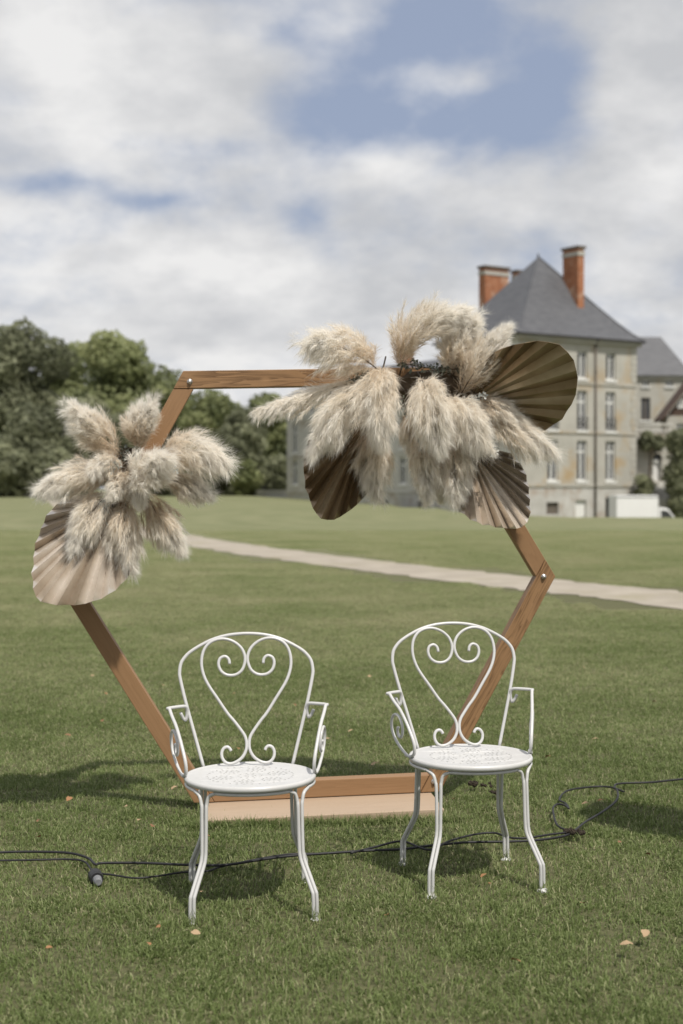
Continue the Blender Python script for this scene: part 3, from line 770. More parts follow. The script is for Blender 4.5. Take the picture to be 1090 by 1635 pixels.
def tree_at(px, ytop, Y, wpx, mat, label, seed, name='broadleaf_tree', low=.12, nleaf=16000, group='trees beyond the lawn', leaf=.33, cat='tree'):
    zt = at(px, ytop, Y).z; x = (px-545)/FPX*Y
    zg = ground_z(x, Y); return tree(name, (x, Y, zg), zt-zg, wpx/FPX*Y, mat, label, group, seed, nleaf, low, leaf, cat)

tree_at(28, 517, 138, 190, 'tree_dark', 'tall dark green tree at the left picture edge', 11, nleaf=24000, low=.03)
tree_at(190, 536, 132, 215, 'tree_mid', 'lighter green rounded tree left of the arch top corner', 12, nleaf=24000, low=.1)
tree_at(108, 540, 158, 130, 'tree_mid', 'mid green tree rising between the dark tree and the rounded one', 13, nleaf=16000)
tree_at(-75, 530, 145, 170, 'tree_dark', 'dark tree mostly outside the left picture edge', 14, nleaf=14000)
tree_at(335, 630, 165, 135, 'tree_light', 'pale green low tree under the arch top bar', 15, nleaf=16000, low=.05)
tree_at(262, 640, 170, 110, 'tree_mid', 'mid green low tree behind the small flower cluster', 16, nleaf=13000, low=.02)
tree_at(432, 628, 160, 130, 'tree_mid', 'dark bushy tree beside the shaded wing', 17, nleaf=16000, low=.02)
tree_at(385, 655, 150, 110, 'tree_dark', 'low dark tree above the iron railing', 18, nleaf=14000, low=.02)
tree_at(140, 640, 128, 150, 'tree_dark', 'low dark tree under the rounded light one', 19, nleaf=16000, low=.0)
tree_at(40, 655, 124, 160, 'tree_dark', 'low dark spreading tree in front of the tall dark one', 20, nleaf=16000, low=.0)
tree_at(240, 675, 135, 130, 'tree_dark', 'low dark tree behind the cream plumes', 21, nleaf=14000, low=.0)
tree_at(520, 640, 190, 170, 'tree_mid', 'far tree behind the end of the shaded wing', 23, nleaf=6000, low=.02)
for i, (px, yt, Y, wp) in enumerate([(5, 715, 119, 110), (85, 725, 121, 110), (300, 715, 140, 110), (350, 735, 146, 90), (440, 735, 148, 80)]):
    tree_at(px, yt, Y, wp, 'tree_dark', ['dark shrub at the left picture edge under the tall tree', 'dark shrub under the low dark trees', 'dark shrub below the pale green low tree', 'dark shrub just left of the low wall', 'dark shrub at the wing corner'][i], 40+i, name='shrub', nleaf=5000, low=.0, group='shrubs along the wood edge', leaf=.35, cat='shrub')
tree_at(392, 738, 143, 60, 'tree_light', 'small bright green shrub behind the railing', 50, name='shrub', nleaf=2500, low=.0, group='shrubs along the wood edge', leaf=.3, cat='shrub')
# green growth by the porch
def bush(px, py0, py1, Y, wpx, mat, seed, label, n=3000, name='ivy_bush', cat='ivy'):
    k = Y/FPX; x = (px-545)*k; z0 = at(px, py1, Y).z; z1 = at(px, py0, Y).z; w = wpx*k; r2 = random.Random(seed)
    root = empty(name, (x, Y, BASE_Z)); hh = z1-z0
    lob = [(r2.uniform(-.3,.3)*w, r2.uniform(-.2,.2)*w, z0-BASE_Z+hh*f, max(.25, min(w, hh)*r2.uniform(.34,.5))) for f in np.linspace(.02, .92, max(4, int(hh/w*4))) for _ in (0,1,2)]
    V, F, Tn = crown_mesh(seed, lob, n, .2); link(np_mesh('foliage', V, F, MAT[mat], root, cols=Tn))
    m = MB(); m.tube([(0,0,-.2),(0,0,(z0+z1)/2-BASE_Z)], [.12,.05], 7); m.build('stem', MAT['bark'], root)
    tag(root, label, cat)
bush(1088, 690, 815, 109, 44, 'tree_dark', 61, 'dark green climbing bush at the picture edge beside the porch', 11000)
bush(1037, 694, 712, 113.4, 46, 'tree_dark', 62, 'dark ivy hanging from the balustraded terrace', 3500)
bush(1030, 766, 790, 110.5, 26, 'leaf_mix' if False else 'tree_dark', 63, 'brownish low shrub at the foot of the porch steps', 1500, name='shrub', cat='shrub')

# ------------------------------------------------------------------ hexagonal arch
ARCH_YAW = R(6.0); ARCH_ROLL = R(-1.35)
SIDE, BW, BD = 1.034, .072, .07
arch = empty('hexagonal_arch', ((507-545)*5.97/FPX, 5.97, .0))
arch.rotation_euler = (0, ARCH_ROLL, ARCH_YAW)
AZ0 = .042                    # the frame stands on its base board
AH = SIDE*math.sqrt(3)
def arch_world(x, z, d=0.0):
    """point of the arch: x across, z up from its foot, d metres in front of the front face"""
    M = Matrix.Translation(arch.location) @ Matrix.Rotation(ARCH_YAW, 4, 'Z') @ Matrix.Rotation(ARCH_ROLL, 4, 'Y')
    return M @ Vector((x, -BD/2-d, z))
def build_arch():
    s60 = math.sin(R(60)); c = Vector((0, 0, AZ0+AH/2))
    Vx = [Vector((math.cos(R(a))*SIDE, 0, math.sin(R(a))*SIDE)) + c for a in (120, 60, 0, -60, -120, 180)]
    mats = ['wood_grain', 'wood_smooth', 'wood_grain', 'wood_smooth', 'wood_smooth', 'wood_smooth']
    labels = ['grained top beam', 'smooth upper beam below the large flowers', 'knotty grained lower beam', 'smooth bottom beam lying on the base board', 'smooth lower beam', 'smooth upper beam behind the small flowers']
    for i in range(6):
        A, B = Vx[i], Vx[(i+1) % 6]; mid = (A+B)/2; ex = (B-A).normalized(); ez = (mid-c).normalized()
        over = i in (0, 2, 4)
        h = SIDE/2; t3 = BW/math.tan(R(60)); ws = BW/s60
        if over: poly = [(-h, 0), (h, 0), (h+t3, -BW), (-h-t3, -BW)]
        else: poly = [(-h+ws+.0015, 0), (h-ws-.0015, 0), (h-t3-.0015, -BW), (-h+t3+.0015, -BW)]
        d = BD/2 if over else BD/2-.003
        m = MB(); m.add([(x, -d, z) for x, z in poly] + [(x, d, z) for x, z in poly], [(3,2,1,0)[::-1][::-1], (4,5,6,7), (0,1,5,4), (1,2,6,5), (2,3,7,6), (3,0,4,7)])
        o = m.build('beam', MAT[mats[i]], None, bevel=.0025)
        Mx = Matrix(((ex.x, 0, ez.x, mid.x), (0, 1, 0, mid.y), (ex.z, 0, ez.z, mid.z), (0, 0, 0, 1)))
        if Mx.determinant() < 0: Mx = Mx @ Matrix.Diagonal((1, -1, 1, 1))
        place(o, arch, Mx); o['label'] = labels[i]
    for i in range(6):
        if i == 5: pass
        dirc = (Vx[i]-c).normalized(); p = Vx[i]-dirc*(BW*.72)
        m = MB(); m.lathe([(0.001, -.004), (.011, -.004), (.0115, -.002), (.0115, 0)], 14); m.lathe([(.0085, -.0045), (.008, -.009), (.005, -.0125), (.001, -.0135)], 12)
        o = m.build('bolt', MAT['steel'], None, smooth=True)
        place(o, arch, Matrix.Translation((p.x, -BD/2-.0005, p.z)) @ Matrix.Rotation(R(-90), 4, 'X'))
    m = MB(); bw = 1.0; m.box(-bw/2+.03, bw/2-.02, -.34, .30, -.02, AZ0-.003)
    o = m.build('base_board', MAT['wood_pale'], arch, bevel=.003); o['label'] = 'pale flat plywood base board on the grass'
    tag(arch, 'large hexagonal wooden arch standing on a pale board behind the chairs', 'arch')
build_arch()

# ------------------------------------------------------------------ flowers
def front_y(px):            # depth of the arch's front face at that photograph column
    a = (px-545)/FPX; x0, y0 = arch.location.x, arch.location.y - BD/2
    t = math.tan(ARCH_YAW)
    return (y0 - t*x0) / (1 - t*a)

def plume(parent, pts, Rm, seed, nb=150, nh=86, brown=.35, droop=.02, fluff=1.0, label=None):
    """pts: list of (px, py, metres in front of the arch face); Rm: widest radius in metres"""
    g = np.random.default_rng(seed)
    W = [at(px, py, front_y(px) - d) for px, py, d in pts]
    sp = spline(W, 12); S = np.array(sp); m = len(S)
    seg = np.linalg.norm(np.diff(S, axis=0), axis=1); cum = np.concatenate([[0], np.cumsum(seg)]); cum /= cum[-1]; L = seg.sum()
    def onspine(t): return np.stack([np.interp(t, cum, S[:, k]) for k in range(3)], -1)
    def tang(t):
        d = onspine(np.clip(t+.02, 0, 1)) - onspine(np.clip(t-.02, 0, 1)); return d/np.linalg.norm(d, axis=-1, keepdims=True)
    tb = np.sort(g.uniform(0, 1, nb)**.9)*.87
    o = onspine(tb); tg = tang(tb)
    rnd = g.normal(size=(nb, 3)); rad = rnd - (rnd*tg).sum(1, keepdims=True)*tg; rad /= np.linalg.norm(rad, axis=1, keepdims=True)
    tq = tb/.87; prof = np.clip(.62 + 1.5*tq, .5, 1) * np.clip((1.06-tq)/.66, .14, 1)
    Rb = Rm*prof*g.uniform(.55, 1.12, nb)
    Lb = np.minimum(L*g.uniform(.22, .40, nb), Rm*g.uniform(2.2, 3.6, nb)) * np.clip((1.15-tq)*1.3, .4, 1)
    ns = 7; s = np.linspace(0, 1, ns)[None, :, None]
    wob = g.normal(0, .12, (nb, 1, 3))*Rm
    B = o[:, None] + tg[:, None]*(s*Lb[:, None, None]) + rad[:, None]*(Rb[:, None, None]*(1-(1-s)**2.0)) + wob*s**2
    B[..., 2] -= (s[..., 0]**2)*droop*g.uniform(.3, 1.6, nb)[:, None]
    # hairs
    hb = np.repeat(np.arange(nb), nh); n = len(hb); hs = g.beta(1.6, 1.0, n)*.98
    q = hs*(ns-1); i0 = np.minimum(q.astype(int), ns-2); fr = (q-i0)[:, None]
    p0 = B[hb, i0]*(1-fr) + B[hb, i0+1]*fr; dr = B[hb, i0+1]-B[hb, i0]; dr /= np.linalg.norm(dr, axis=1, keepdims=True)
    rv = g.normal(0, 1, (n, 3))
    dd = dr + rv*(.50-.22*hs[:, None])*fluff + rad[hb]*.14; dd /= np.linalg.norm(dd, axis=1, keepdims=True)
    hl = g.uniform(.018, .05, n)*fluff*np.clip(Rm/.07, .7, 1.2)
    p1 = p0 + dd*(hl*.55)[:, None]; p2 = p0 + dd*hl[:, None]*.95 + dr*(hl*.12)[:, None]; p2[:, 2] -= hl*.14
    sd = np.cross(dd, g.normal(size=(n, 3))); sd /= np.linalg.norm(sd, axis=1, keepdims=True)
    wd = g.uniform(.0006, .0013, n)[:, None]
    V = np.stack([p0-sd*wd*.5, p0+sd*wd*.5, p1+sd*wd*.5, p1-sd*wd*.5, p2], 1)
    tcol = np.clip(1.0 - 1.15*brown*np.clip(1.0-tb[hb]*1.5, 0, 1) + g.normal(0, .08, nb)[hb] + g.normal(0, .10, n) - .2*(1-hs)*(.3+.7*(1-tb[hb])), 0, 1)
    Tn = np.repeat(tcol, 5)
    b = np.arange(n)[:, None]*5; F = [b+np.array([[0, 1, 2, 3]]), b+np.array([[3, 2, 4]])]
    Vl = [V.reshape(-1, 3)]; Tl = [Tn]; base = n*5
    ne = 900; te = g.uniform(.02, .82, ne); oe = onspine(te); tge = tang(te); re_ = g.normal(size=(ne, 3)); re_ -= (re_*tge).sum(1, keepdims=True)*tge; re_ /= np.linalg.norm(re_, axis=1, keepdims=True)
    pe = np.clip(.62+1.8*te, .5, 1)*np.clip((1.06-te*1.22)/.66, .12, 1)
    q0 = oe + tge*(Rm*1.2) + re_*(Rm*pe*.75)[:, None]; de = tge*.9 + re_*.75 + g.normal(0, .35, (ne, 3)); de /= np.linalg.norm(de, axis=1, keepdims=True); le = g.uniform(.02, .055, ne)
    q1 = q0 + de*le[:, None]; q1[:, 2] -= le*.12; se = np.cross(de, g.normal(size=(ne, 3))); se /= np.linalg.norm(se, axis=1, keepdims=True)
    Vl.append(np.stack([q0-se*.0003, q0+se*.0003, q1], 1).reshape(-1, 3)); Tl.append(np.repeat(np.clip(g.normal(.9, .08, ne), 0, 1), 3)); F.append(base+np.arange(ne*3).reshape(ne, 3)); base += ne*3
    # fine branchlets (thin ribbons) and the stalk
    sdb = np.cross(tg, rad); wb = .0009
    bl = B - sdb[:, None]*wb*.5; br = B + sdb[:, None]*wb*.5
    Vb = np.stack([bl, br], 2).reshape(nb, -1, 3); qi = np.arange(ns-1)*2
    Fb = (np.arange(nb)*ns*2)[:, None, None] + np.stack([qi, qi+1, qi+3, qi+2], 1)[None]
    F.append(Fb.reshape(-1, 4)+base); Vl.append(Vb.reshape(-1, 3)); Tl.append(np.repeat(.62+.2*g.normal(size=nb)*.5-.35*brown*(1-tb), ns*2)); base += nb*ns*2
    ob = np_mesh('pampas_plume', np.concatenate(Vl), F, MAT['pampas'], parent, cols=np.clip(np.concatenate(Tl), 0, 1)); link(ob)
    if label: ob['label'] = label
    # stalk reaching back to the hub
    mb = MB(); w0 = Vector(S[0]); dirb = (Vector(S[0])-Vector(S[3])).normalized()
    mb.tube([w0+dirb*.07+Vector((0,.03,0)), w0]+[Vector(S[k]) for k in range(4, m, 6)], [.0032]*2+[max(.0006, .003*(1-k/m)) for k in range(4, m, 6)], 6)
    mb.build('stalk', MAT['dark_stem'], ob, smooth=True)
    return ob

def fan(parent, hinge, outline, npl, amp, seed, label, mat='fan_lit'):
    """pleated palm fan: hinge (px,py,d) and rim outline [(px,py,d)...] in order; folds run from hinge to rim"""
    g = np.random.default_rng(seed)
    H = at(hinge[0], hinge[1], front_y(hinge[0])-hinge[2])
    O = [at(px, py, front_y(px)-d) for px, py, d in outline]
    rim = spline(O, 10); ang = []; cl = [0]
    for i in range(1, len(rim)): cl.append(cl[-1]+(rim[i]-rim[i-1]).length)
    ne = npl*2+1; R_ = []
    for k in range(ne):
        s = cl[-1]*k/(ne-1); j = max(i for i in range(len(cl)) if cl[i] <= s+1e-9); j = min(j, len(rim)-2)
        f = (s-cl[j])/max(1e-9, cl[j+1]-cl[j]); R_.append(rim[j].lerp(rim[j+1], f))
    nrm = (R_[0]-H).cross(R_[-1]-H); nrm.normalize()
    if nrm.y > 0: nrm = -nrm
    view = (Vector((0, 0, CAMH)) - H).normalized(); nrm = (nrm*.3 + view*.7).normalized()
    nr = 9; V = []; Tn = []
    for k, p in enumerate(R_):
        sgn = 1 if k % 2 == 0 else -1; tk = g.uniform(0, 1); sc = 1+g.normal(0, .005)
        for j in range(nr):
            s = .04+.96*j/(nr-1); q = H.lerp(H+(p-H)*sc, s) + nrm*(sgn*amp*s**.9*g.uniform(.94, 1.06) - .028*s*s)
            V.append(q); Tn.append(tk)
    F = [(k*nr+j, (k+1)*nr+j, (k+1)*nr+j+1, k*nr+j+1) for k in range(ne-1) for j in range(nr-1)]
    ob = np_mesh('palm_fan', np.array(V), [np.array(F)], MAT[mat], parent, cols=Tn); link(ob)
    sm = ob.modifiers.new('thickness', 'SOLIDIFY'); sm.thickness = .0016
    m = MB(); back = (H-(R_[len(R_)//2])).normalized(); m.tube([H+back*.16, H, H+(R_[len(R_)//2]-H)*.12], [.006, .006, .003], 7)
    m.build('stalk', MAT['dark_stem'], ob, smooth=True); ob['label'] = label
    return ob

def sprig(parent, pts, n, size, mat, seed, label=None, name='eucalyptus_sprig'):
    g = np.random.default_rng(seed)
    W = spline([at(px, py, front_y(px)-d) for px, py, d in pts], 8); S = np.array(W)
    t = g.random(n)*(len(S)-1); i = np.minimum(t.astype(int), len(S)-2); f = (t-i)[:, None]; p = S[i]*(1-f)+S[i+1]*f
    d = g.normal(size=(n, 3)); d /= np.linalg.norm(d, axis=1)[:, None]; p = p + d*size*.9*g.random(n)[:, None]
    nr = g.normal(size=(n, 3)); nr /= np.linalg.norm(nr, axis=1)[:, None]; a = np.cross(nr, d); a /= np.linalg.norm(a, axis=1)[:, None]
    s = size*g.uniform(.5, 1.1, n)[:, None]
    V = np.stack([p, p+d*s*.5+a*s*.32, p+d*s, p+d*s*.5-a*s*.32], 1).reshape(-1, 3)
    ob = link(np_mesh(name, V, [np.arange(n*4).reshape(n, 4)], MAT[mat], parent, cols=np.repeat(np.clip(g.normal(.5, .25, n), 0, 1), 4)))
    m = MB(); m.tube(W, .002, 6); m.build('stem', MAT['dark_stem'], ob, smooth=True)
    if label: ob['label'] = label
    return ob

def hub(parent, px, py, d, w, h, seed):
    """dark bundle of foam and cut stems that holds the stalks"""
    c = at(px, py, front_y(px)-d); g = random.Random(seed); m = MB(); n, k = 14, 9; vs = []; fs = []
    for i in range(k+1):
        for j in range(n):
            th = math.pi*i/k; ph = 2*math.pi*j/n; r = 1+g.uniform(-.14, .14)
            vs.append((c.x+w*math.sin(th)*math.cos(ph)*r, c.y+.055*math.sin(th)*math.sin(ph)*r, c.z+h*math.cos(th)*r))
    for i in range(k):
        for j in range(n): fs.append((i*n+j, (i+1)*n+j, (i+1)*n+(j+1)%n, i*n+(j+1)%n))
    m.add(vs, fs); m.build('floral_foam', MAT['dark_stem'], parent, smooth=False)

def build_flowers():
    k = 6.05/FPX*1.08
    A = at(200, 750, front_y(200)); LA = empty('flower_arrangement', A)
    Bp = at(690, 640, front_y(690)); RA = empty('flower_arrangement', Bp)
    bpy.context.view_layer.update()
    def P(par, pts, rpx, seed, **kw): return plume(par, pts, rpx*k, seed, **kw)
    def fix(root):       # children were built in world coordinates
        for ch in root.children: ch.matrix_parent_inverse = Matrix.Translation(-root.location)
    # ---- small arrangement on the upper left beam
    hub(LA, 203, 756, .06, .085, .10, 1)
    P(LA, [(196,728,.10),(165,698,.14),(130,668,.18),(112,648,.20)], 27, 101, brown=.5, droop=.01, label='plume pointing up and outward')
    P(LA, [(222,722,.09),(222,690,.12),(230,662,.15),(244,643,.17)], 23, 102, brown=.45, droop=.004, label='upright plume')
    P(LA, [(250,738,.10),(290,722,.15),(330,722,.20),(362,738,.23)], 30, 103, brown=.35, droop=.03, label='broad plume reaching towards the arch inside')
    P(LA, [(208,770,.12),(228,756,.22),(250,740,.30),(268,726,.34)], 29, 104, brown=.15, droop=.01, label='pale plume pointing at the viewer')
    P(LA, [(258,762,.10),(290,772,.14),(318,780,.17),(338,788,.18)], 18, 105, brown=.3, droop=.015)
    P(LA, [(232,786,.09),(250,820,.13),(272,852,.15),(288,876,.16)], 22, 106, brown=.6, droop=.015, label='tan plume hanging over the path')
    P(LA, [(203,788,.12),(198,830,.17),(200,872,.19),(208,908,.20)], 26, 107, brown=.42, droop=.015, label='long hanging plume')
    P(LA, [(178,782,.12),(154,808,.17),(132,842,.20),(118,872,.22)], 24, 108, brown=.3, droop=.02, label='hanging plume over the palm fan')
    P(LA, [(184,757,.10),(145,756,.15),(105,766,.18),(60,780,.20)], 24, 109, brown=.4, droop=.02, label='plume spread level to the side')
    P(LA, [(190,742,.10),(172,738,.18),(158,742,.22),(146,752,.24)], 17, 110, brown=.6, droop=.02)
    P(LA, [(206,762,.12),(196,768,.18),(186,778,.22),(178,790,.24)], 16, 128, brown=.6, droop=.01)
    P(LA, [(214,770,.12),(218,778,.18),(222,790,.22),(224,804,.23)], 14, 129, brown=.6, droop=.01)
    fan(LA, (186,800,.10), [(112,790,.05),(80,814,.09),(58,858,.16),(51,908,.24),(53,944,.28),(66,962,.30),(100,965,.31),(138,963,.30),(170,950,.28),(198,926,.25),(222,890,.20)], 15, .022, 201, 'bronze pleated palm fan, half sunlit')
    sprig(LA, [(190,738,.2),(170,752,.22)], 90, .016, 'statice', 301, 'tiny white dried flowers', 'statice_sprig')
    sprig(LA, [(262,744,.26),(280,750,.27)], 60, .015, 'statice', 302, None, 'statice_sprig')
    sprig(LA, [(215,775,.16),(230,800,.17)], 60, .022, 'eucalyptus', 303)
    sprig(LA, [(168,800,.2),(165,830,.21)], 60, .018, 'statice', 304, None, 'statice_sprig')
    sprig(LA, [(205,735,.14),(196,715,.15)], 60, .02, 'eucalyptus', 305)
    # ---- large arrangement on the upper right corner
    hub(RA, 700, 622, .05, .20, .085, 2)
    P(RA, [(606,592,.10),(570,566,.16),(525,548,.22),(482,542,.26)], 34, 111, brown=.42, droop=.03, nb=175, label='broad plume sweeping up over the top beam')
    P(RA, [(585,606,.10),(520,622,.16),(455,642,.21),(398,656,.24)], 17, 112, brown=.25, droop=.03, label='long thin plume reaching along the top beam')
    P(RA, [(594,604,.13),(560,640,.20),(526,682,.24),(498,720,.26)], 29, 113, brown=.22, droop=.02, label='pale plume hanging over the dark palm fan')
    P(RA, [(612,585,.14),(604,622,.24),(604,668,.29),(614,706,.30)], 31, 114, brown=.3, droop=.02, nb=185, label='wide plume hanging in front')
    P(RA, [(606,670,.06),(600,710,.08),(598,750,.09),(602,790,.09)], 26, 115, brown=.45, droop=.01, label='shaded plume hanging behind')
    P(RA, [(640,590,.09),(652,548,.15),(692,514,.19),(748,500,.20)], 30, 116, brown=.45, droop=.0, nb=200, label='tall plume at the very top')
    P(RA, [(722,604,.08),(728,566,.13),(742,532,.16),(762,512,.17)], 28, 117, brown=.5, droop=.0, nb=175, label='tan plume before the pavilion roof')
    P(RA, [(733,634,.13),(756,596,.19),(783,560,.22),(812,522,.23)], 23, 118, brown=.45, droop=-.004, label='narrow upright plume beside the upper palm fan')
    P(RA, [(672,604,.16),(682,628,.27),(690,668,.32),(706,712,.32)], 31, 119, brown=.25, droop=.025, nb=185, label='round-headed plume in the middle')
    P(RA, [(716,636,.14),(736,658,.22),(756,684,.26),(776,712,.27)], 30, 120, brown=.25, droop=.03, nb=175, label='plume hanging to the middle right')
    P(RA, [(752,642,.12),(780,648,.17),(810,660,.20),(838,674,.21)], 17, 121, brown=.45, droop=.015)
    P(RA, [(768,650,.10),(806,676,.17),(848,698,.22),(890,722,.25)], 24, 122, brown=.35, droop=.03, label='long plume reaching in front of the pavilion')
    P(RA, [(664,690,.12),(674,726,.18),(680,764,.20),(682,800,.20)], 20, 123, brown=.3, droop=.01, label='narrow plume hanging lowest')
    P(RA, [(716,700,.12),(724,732,.17),(726,766,.19),(724,798,.19)], 24, 124, brown=.38, droop=.015, label='hanging plume over the striped palm fan')
    P(RA, [(694,716,.05),(700,742,.07),(704,768,.08),(704,796,.08)], 16, 125, brown=.5, droop=.01)
    P(RA, [(650,640,.03),(655,672,.04),(660,700,.05),(664,730,.05)], 18, 126, brown=.5, droop=.01, label='shaded plume in the gap')
    fan(RA, (748,643,.05), [(776,576,.28),(800,558,.34),(850,548,.41),(892,553,.43),(919,588,.38),(917,634,.27),(898,668,.17),(872,688,.10),(836,694,.05)], 10, .0125, 202, 'shade-toned brown pleated palm fan standing out to the side', 'fan_shaded')
    fan(RA, (588,668,.02), [(492,702,.05),(485,736,.06),(487,772,.07),(499,808,.08),(514,830,.08),(542,826,.075),(572,804,.06),(592,780,.05),(606,752,.04)], 12, .016, 203, 'dark shaded palm fan below the top beam', 'fan_shaded')
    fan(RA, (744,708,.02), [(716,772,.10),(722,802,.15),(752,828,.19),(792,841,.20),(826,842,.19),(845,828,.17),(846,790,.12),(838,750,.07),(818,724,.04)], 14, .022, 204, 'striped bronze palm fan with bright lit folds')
    sprig(RA, [(640,580,.12),(690,588,.15),(742,590,.16)], 190, .02, 'eucalyptus', 306, 'dark eucalyptus sprig along the top beam')
    sprig(RA, [(590,596,.16),(560,606,.18)], 80, .018, 'eucalyptus', 307)
    sprig(RA, [(735,642,.2),(776,632,.22)], 120, .016, 'statice', 308, None, 'statice_sprig')
    sprig(RA, [(768,706,.22),(792,724,.24)], 110, .018, 'statice', 309, None, 'statice_sprig')
    sprig(RA, [(645,640,.16),(650,660,.18)], 50, .02, 'eucalyptus', 310)
    fix(LA); fix(RA)
    tag(LA, 'small bunch of cream pampas plumes with one palm fan on the arch side', 'flowers', 'pampas flower arrangements on the arch')
    tag(RA, 'large bunch of cream pampas plumes with three palm fans on the arch top', 'flowers', 'pampas flower arrangements on the arch')
build_flowers()

# ------------------------------------------------------------------ chairs
def seat_mesh():
    """round pressed seat with a rolled rim and rosettes of punched holes"""
    cu = bpy.data.curves.new('seat_outline', 'CURVE'); cu.dimensions = '2D'; cu.fill_mode = 'BOTH'; cu.extrude = .0012
    def poly(pts):
        s = cu.splines.new('POLY'); s.points.add(len(pts)-1)
        for p, q in zip(s.points, pts): p.co = (q[0], q[1], 0, 1)
        s.use_cyclic_u = True
    poly([(math.cos(2*math.pi*i/72)*.200, math.sin(2*math.pi*i/72)*.200) for i in range(72)])
    holes = []
    def ring(cx, cy, r, n, ph=0): holes.extend((cx+r*math.cos(2*math.pi*i/n+ph), cy+r*math.sin(2*math.pi*i/n+ph)) for i in range(n))
    ring(0, 0, .016, 6); ring(0, 0, .038, 10); 
    for j in range(6):
        a = 2*math.pi*j/6+.26; cx, cy = .092*math.cos(a), .092*math.sin(a); ring(cx, cy, .013, 5, a); ring(cx, cy, .030, 11, a)
    ring(0, 0, .138, 36)
    hs = []
    for h in holes:
        if all((h[0]-q[0])**2+(h[1]-q[1])**2 > .011**2 for q in hs): hs.append(h)
    for i, (x, y) in enumerate(hs):
        poly([(x+.0043*math.cos(2*math.pi*q/7+i), y+.0043*math.sin(2*math.pi*q/7+i)) for q in range(7)])
    ob = bpy.data.objects.new('tmp', cu); col.objects.link(ob)
    dg = bpy.context.evaluated_depsgraph_get(); me = bpy.data.meshes.new_from_object(ob.evaluated_get(dg)); bpy.data.objects.remove(ob)
    for v in me.vertices:         # slightly dished
        r = math.hypot(v.co.x, v.co.y)/.2; v.co.z += -.004*(1-r*r)
    me.materials.clear(); me.materials.append(MAT['white_paint']); return me

